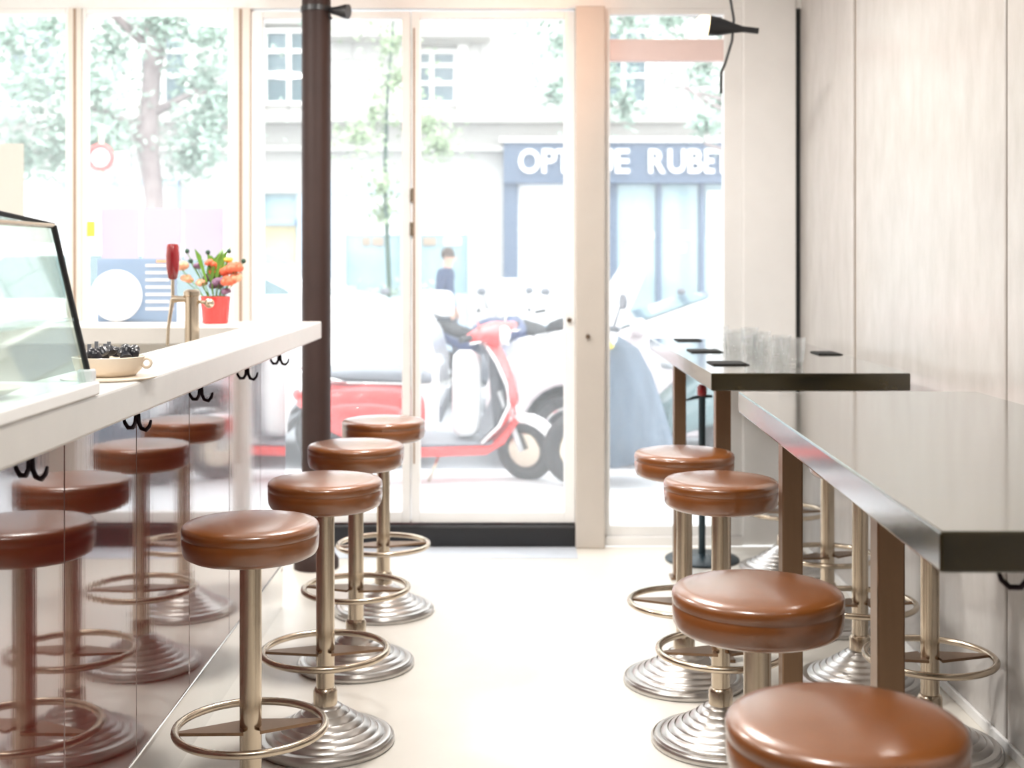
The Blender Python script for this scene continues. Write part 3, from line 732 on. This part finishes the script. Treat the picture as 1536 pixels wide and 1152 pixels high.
for q in (((.02, 0, 3.9), (-.7, -.2, 4.6), (-1.6, -.3, 5.0)), ((.05, 0, 4.1), (.6, .1, 4.8), (1.2, .2, 5.4)), ((0, 0, 2.9), (-.5, -.1, 3.2), (-1.0, -.2, 3.3)), ((.02, 0, 3.2), (.5, 0, 3.45), (.95, 0, 3.4))):
    MB().tube(q, [.06, .035, .012], 8).build('branch', M['bark'], t1, smooth=True)
rr = random.Random(5)
bl = [(k1(a_), rr.uniform(-.5, .5), zz(b_), r) for a_, b_, r in ((40, 130, .65), (90, 190, .5), (20, 230, .45), (70, 225, .3), (60, 40, .7), (150, 60, .6), (160, 140, .5), (150, 200, .4), (290, 110, .55), (300, 190, .45), (275, 230, .3), (330, 60, .5), (300, 10, .6), (250, 40, .4), (10, 60, .6), (320, 150, .4), (120, 120, .4), (175, 215, .3), (-40, 180, .6), (-60, 60, .8), (200, -40, .8), (60, -60, .9), (330, -60, .7))]
crown('crown', M['leaf_a'], bl, 11000, .052, t1, 21)
t2 = thing('tree', 'thin street sapling with sparse pale leaves between column and door', 'tree', (px(580, 14.9), 14.9, -.03))
MB().tube([(0, 0, 0), (.02, 0, 1.2), (-.03, 0, 2.4), (0, 0, 3.4), (.1, 0, 4.6)], [.035, .03, .028, .02, .01], 8).build('trunk', M['darkgreen'], t2, smooth=True)
k2 = lambda p: (p-580)*f1
bl = [(k2(a_), rr.uniform(-.3, .3), zz(b_), r) for a_, b_, r in ((575, 280, .25), (560, 170, .35), (600, 120, .3), (540, 210, .3), (590, 60, .45), (560, 20, .5), (640, 190, .3), (660, 215, .25), (570, 320, .15))]
crown('crown', M['leaf_b'], bl, 1800, .045, t2, 31)
t3 = thing('tree', 'street tree with bare forked branches in front of the optician', 'tree', (px(1140, 14.9), 14.9, -.03))
k3 = lambda p: (p-1140)*f1
MB().tube([(0, 0, 0), (.02, 0, 2), (k3(1130), 0, zz(150)), (k3(1110), 0, zz(0)), (.0, 0, 6)], [.12, .10, .09, .08, .05], 12).build('trunk', M['bark'], t3, smooth=True)
for q, w_ in ((((k3(1132), 0, zz(190)), (k3(1050), -.1, zz(150)), (k3(975), -.2, zz(95))), .035), (((k3(1125), 0, zz(160)), (k3(1040), -.1, zz(140)), (k3(955), -.1, zz(118))), .03),
           (((k3(1130), 0, zz(240)), (k3(1060), .1, zz(215)), (k3(1036), .1, zz(165))), .04), (((k3(1112), 0, zz(30)), (k3(1000), 0, zz(20)), (k3(900), 0, zz(-10))), .04)):
    MB().tube(q, [w_, w_*.6, w_*.25], 6).build('branch', M['bark'], t3, smooth=True)
bl = [(k3(a_), rr.uniform(-.4, .4), zz(b_), r) for a_, b_, r in ((940, 30, .4), (1010, 20, .45), (1080, 40, .45), (840, 60, .4), (830, 140, .3), (1060, 105, .3), (910, 110, .25), (940, 150, .25), (1090, 150, .3), (990, -40, .6), (850, 0, .4), (1150, 0, .7), (1050, 190, .2), (780, 20, .3))]
crown('crown', M['leaf_a'], bl, 4600, .05, t3, 41)
ts = thing('traffic_sign', 'round red and white traffic sign on a slim pole behind the tree leaves', 'sign', (px(150, 13.9), 13.9, -.03))
MB().tube([(0, .03, 0), (0, .03, 2.95)], .03).build('pole', M['steel'], ts)
MB().disc((0, 0, pz(236, 13.9)+.03), .15, .02, 'y', 32).build('face', M['letter'], ts)
MB().ring((0, -.012, pz(236, 13.9)+.03), .125, .028, 'y', 32, 8).build('rim', M['red'], ts, smooth=True)
tg = thing('awning_sign', 'small pink and red projecting sign beside the tree trunk', 'sign', (px(182, 13.9), 13.9, -.03))
MB().box(-.07, .07, -.02, .02, pz(262, 13.9)+.03, pz(228, 13.9)+.03).build('panel', M['pink'], tg, bevel=.01)
MB().tube([(-.0, 0, 0), (0, 0, 2.3)], .02).build('pole', M['steel'], tg)

# ---- cars
def wheel(parent, x, y, r, rim, spokes=5, side=-1):
    t = MB().rings([[(x+q*math.cos(2*PI*j/32), y+e, r+q*math.sin(2*PI*j/32)) for j in range(32)] for q, e in ((r*.68, -.10), (r*.93, -.10), (r, -.07), (r, .07), (r*.93, .10), (r*.68, .10))], True)
    o = t.build('wheel', M['rubber'], parent, smooth='auto')
    b = MB(); b.ring((x, y+side*.098, r), r*.66, .014, 'y', 32, 8); b.disc((x, y+side*.088, r), r*.17, .035, 'y', 16)
    for k in range(spokes):
        a_ = 2*PI*k/spokes+.3; u = Vector((math.cos(a_), 0, math.sin(a_))); v = Vector((-math.sin(a_), 0, math.cos(a_)))
        c = Vector((x, y+side*.095, r)); w0, w1 = r*.10, r*.14
        q = [c+u*r*.12-v*w0, c+u*r*.12+v*w0, c+u*r*.66+v*w1, c+u*r*.66-v*w1]
        b.rings([[tuple(p) for p in q], [tuple(p+Vector((0, .02, 0))) for p in q]])
    b.build('rim', rim, o, smooth='auto')
def arch(cx, r, z0, n=12, rev=False):
    """points of a wheel arch from front to back along the sill"""
    pts = []
    a0 = math.asin(max(-1, (z0-.30)/r))
    for i in range(n+1):
        a_ = a0 + (PI-2*a0)*i/n
        pts.append((cx+r*math.cos(a_), .30+r*math.sin(a_)))
    return pts
def car(name, label, loc, paint, body, arches, cabin, windows, screen, hw, flip=1, wheel_r=.29):
    """outlines in metres in the car's own side view, nose towards +x"""
    t = thing(name, label, 'car', loc, 0 if flip > 0 else PI)
    top, z0 = body
    pl = list(top)                       # nose bottom -> over the bonnet -> tail bottom
    for cx in sorted(arches):            # along the sill from tail to nose
        pl += [p for p in arch(cx, wheel_r+.06, z0)][::-1]
    MB().prism(pl, -hw, hw, lambda z: 1 - .10*max(0, z-.62)**1.2 - .08*max(0, .45-z)).build('body', paint, t, bevel=.025)
    zr = max(z for _, z in cabin); zb_ = min(z for _, z in cabin)
    tap_ = lambda z: .93 - .20*(z-zb_)/(zr-zb_)
    MB().prism(cabin, -hw, hw, tap_).build('cabin', paint, t, bevel=.03)
    for wn in windows:
        MB().prism(wn, -hw, hw, lambda z: tap_(z)+.004).build('side_window', M['car_glass'], t)
    (xa_, za_), (xb_, zb2) = screen
    b = MB(); n_ = Vector((zb2-za_, 0, -(xb_-xa_))); n_.normalize(); n_ = n_ if n_.z > 0 else -n_
    o_ = n_*.006
    wa, wb = hw*tap_(za_)*.93, hw*tap_(zb2)*.93
    b.rings([[tuple(Vector(p)+e) for p in ((xa_, -wa, za_), (xa_, wa, za_), (xb_, wb, zb2), (xb_, -wb, zb2))] for e in (-o_, o_)])
    b.build('windscreen', M['car_glass'], t)
    for cx in arches:
        for s in (-1, 1): wheel(t, cx, s*(hw-.11), wheel_r, M['kick'], 5, s)
    nx = max(x for x, _ in top)
    for s in (-1, 1):
        MB().ball((nx-.16, s*(hw-.20), .66), .13, .12, .07).build('headlamp', M['lamp_glass'], t, smooth=True)
        MB().loft([(screen[0][0]-.28, zb_+.10, .04, .05), (screen[0][0]-.24, zb_+.10, .09, .075), (screen[0][0]-.16, zb_+.10, .08, .06)], 12).build('mirror', paint, t, smooth=True, mtx=Matrix.Translation((0, s*(hw+.04), 0)))
        MB().box(screen[0][0]-1.05, screen[0][0]-.90, s*hw*.985-.012, s*hw*.985+.012, zb_-.12, zb_-.09).build('door_handle', M['chrome'], t, bevel=.004)
    MB().box(nx-.10, nx+.02, -hw*.8, hw*.8, .34, .48).build('bumper', M['grey'], t, bevel=.02)
    return t
# white people carrier, nose towards +x; near side at y = 9.55
GZ = -.15
L1 = 4.3
car('parked_car', 'white people carrier parked across the doors, behind the column', (px(657, 9.6), 10.40, GZ), M['car_white'],
    ([(0, .30), (.0, .75), (-.06, .98), (-.14, 1.10), (-.62, 1.29), (-.85, 1.33), (-4.2, 1.28), (-4.25, .9), (-4.25, .30)], .26),
    [-.80, -3.45],
    [(-.70, 1.24), (-.95, 1.40), (-1.62, 1.67), (-1.95, 1.72), (-3.4, 1.72), (-4.1, 1.3), (-4.1, 1.24)],
    [[(-1.05, 1.27), (-1.17, 1.37), (-1.40, 1.48), (-1.40, 1.27)], [(-1.46, 1.27), (-1.46, 1.51), (-1.72, 1.62), (-2.5, 1.63), (-2.5, 1.27)], [(-2.58, 1.27), (-2.58, 1.63), (-3.35, 1.62), (-3.7, 1.27)]],
    ((-.80, 1.315), (-1.60, 1.665)), .84)
car('parked_car', 'silver car parked behind the red scooter and the covered scooter', (px(728, 9.6), 10.40, GZ), M['car_silver'],
    ([(0, .28), (.0, .62), (-.05, .78), (-.25, .90), (-.95, 1.02), (-1.3, 1.03), (-3.9, 1.02), (-4.0, .8), (-4.0, .28)], .24),
    [-.62, -3.2],
    [(-.85, 1.0), (-1.05, 1.06), (-1.75, 1.30), (-2.1, 1.335), (-2.9, 1.31), (-3.8, 1.03), (-3.8, .98)],
    [[(-1.30, 1.04), (-1.45, 1.10), (-1.72, 1.21), (-2.05, 1.25), (-2.05, 1.04)], [(-2.12, 1.04), (-2.12, 1.25), (-2.85, 1.23), (-3.3, 1.06), (-3.3, 1.04)]],
    ((-.93, 1.035), (-1.72, 1.30)), .82, flip=-1, wheel_r=.28)

# ---- red scooter
def scooter():
    # stands on its side stand, leaning a little towards the shop
    t = thing('scooter', 'red motor scooter with grey seat and white bag parked on the pavement', 'scooter', (px(655, 8.55), 8.50, -.03), R(12))
    t.rotation_euler = (R(6), 0, R(12))
    def whl(x, p, rot=None):
        b = MB().ring((0, 0, 0), .165, .048, 'y', 32, 10); o = b.build('wheel', M['rubber'], p, smooth=True, loc=(x, 0, .213))
        MB().disc((0, 0, 0), .12, .07, 'y', 24).build('rim', M['steel'], o, bevel=.01)
        return o
    whl(-.58, t)
    MB().loft([(-.93, .56, .03, .03), (-.88, .56, .10, .07), (-.72, .55, .17, .14), (-.50, .53, .195, .18), (-.30, .52, .185, .18), (-.16, .48, .15, .16), (-.10, .45, .12, .12)], 24, 2.6).build('rear_body', M['red'], t, smooth=True)
    for s in (-1, 1):
        MB().loft([(-.78, .48, .02, .06), (-.66, .46, .05, .11), (-.48, .45, .06, .13), (-.30, .44, .05, .11), (-.2, .43, .02, .06)], 20, 2.4).build('side_cowl', M['red'], t, smooth=True, mtx=Matrix.Translation((0, s*.165, 0)))
    MB().loft([(-.80, .735, .04, .02), (-.74, .74, .11, .035), (-.55, .745, .135, .045), (-.30, .735, .14, .05), (-.12, .715, .12, .045), (-.05, .70, .07, .03)], 20, 3).build('seat', M['mat_grey'], t, smooth=True)
    MB().loft([(-.82, .70, .05, .012), (-.6, .695, .14, .014), (-.3, .685, .145, .014), (-.06, .665, .08, .012)], 16, 3).build('seat_trim', M['chrome'], t, smooth=True)
    MB().tube([(-.62, -.13, .70), (-.90, -.12, .76), (-.97, 0, .77), (-.90, .12, .76), (-.62, .13, .70)], .012).build('grab_rail', M['chrome'], t, smooth=True)
    MB().ball((-.93, 0, .60), .03, .06, .035).build('tail_lamp', M['diffred'], t, smooth=True)
    MB().box(-.14, .36, -.165, .165, .262, .285).build('floor_mat', M['mat_grey'], t, bevel=.01)
    b = MB(); b.prism([(-.18, .20), (.30, .20), (.42, .27), (.52, .42), (.50, .44), (.37, .30), (.33, .262), (-.18, .262)], -.185, .185); b.build('floor_pan', M['red'], t, bevel=.015)
    # leg shield: outer red shell, inner grey lining and pale rim
    prof = [(.36, .28, .17), (.47, .40, .20), (.53, .54, .215), (.51, .68, .205), (.45, .82, .175), (.38, .94, .10)]
    def shell(off, sc_, m, nm):
        vs = []; K = 9
        b = MB()
        for lay in (0, .015):
            g = []
            for x, z, wd in prof:
                g.append([b.b.verts.new((x+off+lay-.10*(abs(-1+2*k/(K-1))**2)*sc_, wd*sc_*(-1+2*k/(K-1)), z)) for k in range(K)])
            for i in range(len(g)-1):
                for k in range(K-1): b.b.faces.new((g[i][k], g[i][k+1], g[i+1][k+1], g[i+1][k]))
        return b.build(nm, m, t, smooth=True)
    shell(0, 1.0, M['red'], 'leg_shield')
    shell(-.022, .94, M['grey'], 'shield_lining')
    for s in (-1, 1):
        MB().tube([(x-.10+.008, s*wd, z) for x, z, wd in prof], .011, 8).build('shield_rim', M['letter'], t, smooth=True)
    MB().tube([(.43, 0, .30), (.36, 0, .95)], .045).build('steering_tube', M['grey'], t, smooth='auto')
    # steered front end, turned towards the shop
    fr = bpy.data.objects.new('front_fork', None)
    st_ = thing('front_fork', None, None, (.46, 0, 0), R(-38)); st_.parent = t
    o = whl(.16, st_)
    fd = MB(); pr = []
    for i in range(9):
        a_ = R(15 + i*17)
        pr.append([(.16+.235*math.cos(a_)*1.0, wy, .213+.235*math.sin(a_)) for wy in (-.075, -.05, .05, .075)] )
    fd2 = MB()
    fd2.rings([[(x*(1 if abs(wy) < .06 else 1), wy, z-(.03 if abs(wy) > .06 else 0)) for x, wy, z in r_] + [(x, -wy*.9, z-.012-(.03 if abs(wy) > .06 else 0)) for x, wy, z in r_] for r_ in pr])
    fd2.build('fender', M['letter'], st_, smooth='auto')
    MB().tube([(-.02, .06, .60), (.10, .065, .34), (.16, .065, .213)], .02).build('fork_leg', M['lamp_glass'], st_, smooth=True)
    MB().tube([(-.02, -.06, .60), (.10, -.065, .34), (.16, -.065, .213)], .02).build('fork_leg', M['lamp_glass'], st_, smooth=True)
    hb = thing('handlebar', None, None, (.36, 0, .98), R(-38)); hb.parent = t
    hs = Matrix.Rotation(R(90), 4, 'Z')
    MB().loft([(-.32, .02, .032, .028), (-.2, .02, .055, .04), (-.06, .0, .09, .08), (.06, .0, .09, .08), (.2, .02, .055, .04), (.32, .02, .032, .028)], 16, 2.4).build('headset', M['red'], hb, smooth=True, mtx=hs)
    MB().ball((.085, 0, 0), .04, .07, .065).build('headlamp', M['lamp_glass'], hb, smooth=True)
    for s in (-1, 1):
        MB().tube([(0, s*.31, .02), (-.02, s*.41, .015)], .021).build('grip', M['rubber'], hb, smooth='auto')
        MB().tube([(.03, s*.20, -.005), (.05, s*.28, -.01), (.03, s*.38, -.01)], .007).build('brake_lever', M['chrome'], hb, smooth=True)
        MB().tube([(0, s*.17, .03), (.0, s*.24, .14), (0, s*.28, .19)], .006).build('mirror_arm', M['chrome'], hb, smooth=True)
        MB().disc((0, s*.29, .22), .05, .015, 'x', 20).build('mirror', M['lamp_glass'], hb, bevel=.004)
    bag = MB().loft([(-.09, .0, .05, .26), (-.05, .0, .10, .29), (.03, .0, .11, .29), (.085, .0, .05, .26)], 18, 3.2).build('carrier_bag', M['white_paper'], t, smooth=True, loc=(.19, -.02, .585)); tag(bag, 'white carrier bag hung between seat and leg shield')
    MB().tube([(.0, -.10, .20), (-.08, -.16, .03)], .012).build('kick_stand', M['steel'], t, smooth=True)
    MB().tube([(-.25, -.14, .26), (-.55, -.19, .25), (-.82, -.19, .30)], [.025, .045, .04]).build('exhaust', M['steel'], t, smooth='auto')
    return t
scooter()

# ---- covered scooter with windshield, nose towards -x
cs = thing('scooter', 'scooter with tall milky windshield and blue-grey leg apron beside the door post', 'scooter', (px(985, 8.3), 8.45, -.03), R(180+18))
for x in (-.60, .55):
    o = MB().ring((0, 0, 0), .185, .055, 'y', 32, 10).build('wheel', M['rubber'], cs, smooth=True, loc=(x, 0, .24))
    MB().disc((0, 0, 0), .14, .06, 'y', 24).build('rim', M['steel'], o, bevel=.01)
MB().loft([(-.95, .66, .04, .04), (-.85, .64, .13, .10), (-.55, .58, .19, .19), (-.25, .52, .19, .20), (-.05, .42, .16, .14), (.05, .36, .14, .08)], 24, 2.8).build('rear_body', M['car_glass'], cs, smooth=True)
MB().loft([(-.85, .82, .08, .03), (-.6, .83, .15, .05), (-.3, .80, .16, .05), (-.08, .78, .10, .04)], 18, 3).build('seat', M['lamp_glass'], cs, smooth=True)
MB().box(-.1, .36, -.17, .17, .27, .31).build('floor_board', M['grey'], cs, bevel=.015)
b = MB(); b.prism([(.36, .30), (.50, .45), (.46, .95), (.36, 1.04), (.33, 1.0), (.41, .5), (.30, .33)], -.20, .20, lambda z: 1-.3*max(0, z-.6)); b.build('leg_shield', M['lamp_glass'], cs, bevel=.02)
MB().loft([(.60, .50, .02, .03), (.55, .49, .08, .09), (.42, .50, .09, .10), (.35, .44, .08, .05)], 16).build('fender', M['lamp_glass'], cs, smooth=True)
MB().tube([(.40, -.33, 1.03), (.44, -.15, 1.04), (.44, .15, 1.04), (.40, .33, 1.03)], .017).build('handlebar', M['grey'], cs, smooth=True)
b = MB()   # curved windshield leaning back over the bars
K = 11
for lay in (0, .006):
    g = []
    for z, x, wd in ((.95, .47, .20), (1.05, .45, .27), (1.2, .37, .27), (1.35, .28, .22), (1.45, .22, .15), (1.49, .195, .07)):
        g.append([b.b.verts.new((x+lay-.10*(-1+2*k/(K-1))**2, wd*(-1+2*k/(K-1)), z)) for k in range(K)])
    for i in range(5):
        for k in range(K-1): b.b.faces.new((g[i][k], g[i][k+1], g[i+1][k+1], g[i+1][k]))
o = b.build('windshield', M['screen'], cs, smooth=True); o['label'] = 'tall milky windshield'
b = MB(); rows = []   # pleated apron hanging over the leg shield and both sides
for i, z in enumerate((.99, .90, .75, .55, .35, .16)):
    r_ = []
    for k in range(25):
        u = -1+2*k/24; f_ = i/5
        wav = .018*f_*math.sin(k*2.1+i*.4)
        y_ = (.12+.22*f_**.6)*math.sin(u*PI*.5)*1.05
        x_ = .515 - .02*f_ - (.18+.40*f_**.7)*(1-math.cos(u*PI*.5)) + wav + .05*f_
        r_.append((x_, y_+wav*.6, z+.02*math.sin(k)*f_))
    rows.append(r_)
vv = [[b.b.verts.new(p) for p in r_] for r_ in rows]
for i in range(5):
    for k in range(24): b.b.faces.new((vv[i][k], vv[i][k+1], vv[i+1][k+1], vv[i+1][k]))
o = b.build('leg_apron', M['apron'], cs, smooth=True); o['label'] = 'blue-grey tarpaulin leg apron'
sd = o.modifiers.new('thick', 'SOLIDIFY'); sd.thickness = .008; sd.offset = 1
for s in (-1, 1):
    MB().ball((.41, s*.19, .92), .035, .035, .025).build('indicator', M['yellow'], cs, smooth=True)
    MB().tube([(.40, s*.25, 1.04), (.40, s*.36, 1.18)], .007).build('mirror_arm', M['grey'], cs, smooth=True)
    MB().disc((.39, s*.38, 1.21), .05, .02, 'x', 18).build('mirror', M['grey'], cs, bevel=.004)

# ---- motorcycles across the street
def motorcycle(label, x, y, rz, paint, top):
    t = thing('motorcycle', label, 'motorcycle', (x, y, GZ), rz, 'motorcycles parked across the street')
    for q in (-.70, .72):
        o = MB().ring((0, 0, 0), .25, .06, 'y', 32, 10).build('wheel', M['rubber'], t, smooth=True, loc=(q, 0, .31))
        b = MB().ring((0, 0, 0), .20, .012, 'y', 24, 6); b.disc((0, 0, 0), .05, .08, 'y', 16)
        for k in range(5):
            a_ = 2*PI*k/5; b.tube([(0, 0, 0), (.2*math.cos(a_), 0, .2*math.sin(a_))], .014, 6)
        b.build('rim', M['steel'], o, smooth='auto')
    MB().loft([(-.15, .45, .10, .12), (-.05, .45, .17, .17), (.2, .45, .17, .17), (.32, .48, .10, .12)], 16, 4).build('engine', M['grey'], t, smooth='auto')
    MB().tube([(-.70, .08, .31), (-.1, .10, .40)], .03).build('swing_arm', M['steel'], t, smooth=True)
    MB().loft([(-.10, .80, .08, .08), (.0, .84, .13, .12), (.2, .87, .15, .13), (.36, .87, .10, .10), (.42, .86, .05, .06)], 20, 2.5).build('tank', paint, t, smooth=True)
    MB().loft([(-.85, .90, .06, .04), (-.6, .86, .12, .05), (-.3, .80, .14, .05), (-.06, .80, .10, .05)], 16, 3).build('seat', M['rubber'], t, smooth=True)
    MB().loft([(-.98, .82, .03, .03), (-.75, .80, .09, .07), (-.4, .72, .11, .09), (-.1, .68, .10, .10)], 16, 3).build('tail', paint, t, smooth=True)
    for s in (-1, 1):
        MB().tube([(.42, s*.08, .95), (.72, s*.09, .31)], .025).build('fork_leg', M['chrome'], t, smooth=True)
        MB().tube([(.32, s*.28, 1.08), (.30, s*.40, 1.06)], .02).build('grip', M['rubber'], t, smooth='auto')
        MB().tube([(.36, s*.22, 1.08), (.38, s*.30, 1.24)], .008).build('mirror_arm', M['grey'], t, smooth=True)
        MB().ball((.38, s*.32, 1.27), .02, .06, .04).build('mirror', M['grey'], t, smooth=True)
    MB().tube([(.32, -.30, 1.08), (.42, -.10, 1.03), (.42, .10, 1.03), (.32, .30, 1.08)], .014).build('handlebar', M['chrome'], t, smooth=True)
    MB().ball((.50, 0, .92), .07, .09, .09).build('headlamp', M['lamp_glass'], t, smooth=True)
    MB().loft([(.38, .85, .10, .10), (.52, .88, .14, .13), (.62, .86, .08, .08), (.66, .84, .03, .04)], 16).build('fairing', paint, t, smooth=True)
    MB().loft([(.52, .62, .02, .02), (.60, .63, .07, .03), (.85, .60, .07, .03), (1.0, .50, .03, .02)], 12).build('fender', paint, t, smooth=True)
    if top:
        MB().loft([(-1.10, 1.08, .12, .10), (-1.0, 1.10, .19, .15), (-.75, 1.10, .19, .15), (-.65, 1.08, .12, .10)], 16, 4).build('top_box', M['letter'], t, smooth='auto')
        b = MB(); b.rings([[(.50, y_, 1.02), (.51, y_, 1.02), (.36, y_*.8, 1.40), (.35, y_*.8, 1.40)] for y_ in (-.2, 0, .2)]); b.build('screen', M['screen'], t)
    MB().tube([(.2, -.14, .3), (-.3, -.16, .3), (-.8, -.18, .42)], [.025, .035, .05]).build('exhaust', M['chrome'], t, smooth='auto')
    return t
motorcycle('navy blue motorcycle with white top box across the street above the red handlebar', px(722, 13), 13.3, R(-50), M['navy'], True)
motorcycle('black motorcycle parked across the street behind the silver car bonnet', px(835, 13), 13.2, R(-65), M['rubber'], False)
motorcycle('dark motorcycle parked across the street above the white car bonnet', px(560, 13), 13.3, R(-115), M['rubber'], False)
motorcycle('dark teal motorcycle across the street seen past the milky windshield', px(1030, 13), 13.3, R(-60), M['darkteal'], False)
# green planter between the shops
bn = thing('planter', 'pale blue-grey planter box in front of the pale blue shop', 'planter', (px(600, 16.5), 16.9, -.03))
MB().box(-1.2, .55, -.22, .22, 0, .98).build('trough', M['palefront'], bn, bevel=.02)
crown('foliage', M['leaf_a'], [(-.9+.25*i, 0, 1.0, .16) for i in range(6)], 500, .05, bn, 61)

# ---- person on the far pavement
def person(label, loc, rz):
    V = {'pelvis': (0, 0, .95), 'waist': (0, 0, 1.08), 'chest': (0, .01, 1.28), 'neck0': (0, .01, 1.44), 'neck1': (.02, .01, 1.50), 'head': (.03, .01, 1.60), 'crownv': (.03, .01, 1.68),
         'hipL': (.0, .09, .90), 'kneeL': (.12, .09, .50), 'ankL': (.05, .09, .08), 'toeL': (.20, .10, .04),
         'hipR': (.0, -.09, .90), 'kneeR': (.0, -.09, .49), 'ankR': (-.20, -.09, .12), 'toeR': (-.08, -.10, .04),
         'shL': (0, .17, 1.40), 'elL': (-.08, .23, 1.13), 'wrL': (.04, .23, .90), 'haL': (.07, .22, .82),
         'shR': (0, -.17, 1.40), 'elR': (-.02, -.23, 1.12), 'wrR': (.14, -.22, .92), 'haR': (.18, -.21, .85)}
    rad = {'pelvis': .135, 'waist': .12, 'chest': .15, 'neck0': .07, 'neck1': .055, 'head': .085, 'crownv': .07, 'hipL': .095, 'kneeL': .062, 'ankL': .045, 'toeL': .04,
           'hipR': .095, 'kneeR': .062, 'ankR': .045, 'toeR': .04, 'shL': .075, 'elL': .052, 'wrL': .038, 'haL': .035, 'shR': .075, 'elR': .052, 'wrR': .038, 'haR': .035}
    E = [('pelvis', 'waist'), ('waist', 'chest'), ('chest', 'neck0'), ('neck0', 'neck1'), ('neck1', 'head'), ('head', 'crownv'),
         ('pelvis', 'hipL'), ('hipL', 'kneeL'), ('kneeL', 'ankL'), ('ankL', 'toeL'), ('pelvis', 'hipR'), ('hipR', 'kneeR'), ('kneeR', 'ankR'), ('ankR', 'toeR'),
         ('chest', 'shL'), ('shL', 'elL'), ('elL', 'wrL'), ('wrL', 'haL'), ('chest', 'shR'), ('shR', 'elR'), ('elR', 'wrR'), ('wrR', 'haR')]
    fing = {}
    for s, hn in ((1, 'haL'), (-1, 'haR')):
        b0 = Vector(V[hn])
        for k in range(5):
            d = Vector((.03-.016*k, s*.004, -.045-.02*(1-abs(k-2)/2))) if k < 4 and True else Vector((.035, -s*.01, -.01))
            nm = hn+'f%d' % k; V[nm] = tuple(b0+d*.75+Vector((0, 0, .01))); V[nm+'t'] = tuple(b0+d*1.35+Vector((.004, 0, 0)))
            rad[nm] = .010; rad[nm+'t'] = .008
            E += [(hn, nm), (nm, nm+'t')]
    keys = list(V); me = bpy.data.meshes.new('person'); me.from_pydata([V[k] for k in keys], [(keys.index(a_), keys.index(b_)) for a_, b_ in E], [])
    o = bpy.data.objects.new('person', me); C.objects.link(o)
    o.modifiers.new('skin', 'SKIN')
    sv = me.skin_vertices[0].data
    for i, k in enumerate(keys): sv[i].radius = (rad[k], rad[k])
    sv[0].use_root = True
    ss = o.modifiers.new('sub', 'SUBSURF'); ss.levels = 2; ss.render_levels = 2
    dg = bpy.context.evaluated_depsgraph_get()
    m2 = bpy.data.meshes.new_from_object(o.evaluated_get(dg)); o.modifiers.clear(); o.data = m2
    for m in ('skin', 'jacket', 'trousers', 'rubber'): m2.materials.append(M[m])
    for p in m2.polygons:
        c = p.center; p.use_smooth = True
        hand = abs(c.y) > .165 and c.z < .93 and c.z > .70
        p.material_index = 0 if (c.z > 1.47 or hand) else 3 if c.z < .09 else 2 if c.z < .93 and abs(c.y) < .18 else 1
    o.location = loc; o.rotation_euler = (0, 0, rz)
    MB().ball((.015, .01, 1.655), .098, .092, .095).build('hair', M['hair'], o, smooth=True)
    for s in (-1, 1):
        MB().ball((.118, .01+s*.032, 1.62), .008, .012, .008).build('eye', M['rubber'], o, smooth=True)
        MB().ball((.03, .01+s*.088, 1.60), .016, .010, .028).build('ear', M['skin'], o, smooth=True)
    MB().ball((.124, .01, 1.60), .018, .014, .022).build('nose', M['skin'], o, smooth=True)
    MB().ball((.112, .01, 1.562), .010, .024, .006).build('mouth', M['pink'], o, smooth=True)
    o.scale = (.93, .93, .93)
    return tag(o, label, 'person')
person('person in navy jacket walking on the far pavement past the pale blue shop', (px(668, 16), 16.1, -.03), R(-20))
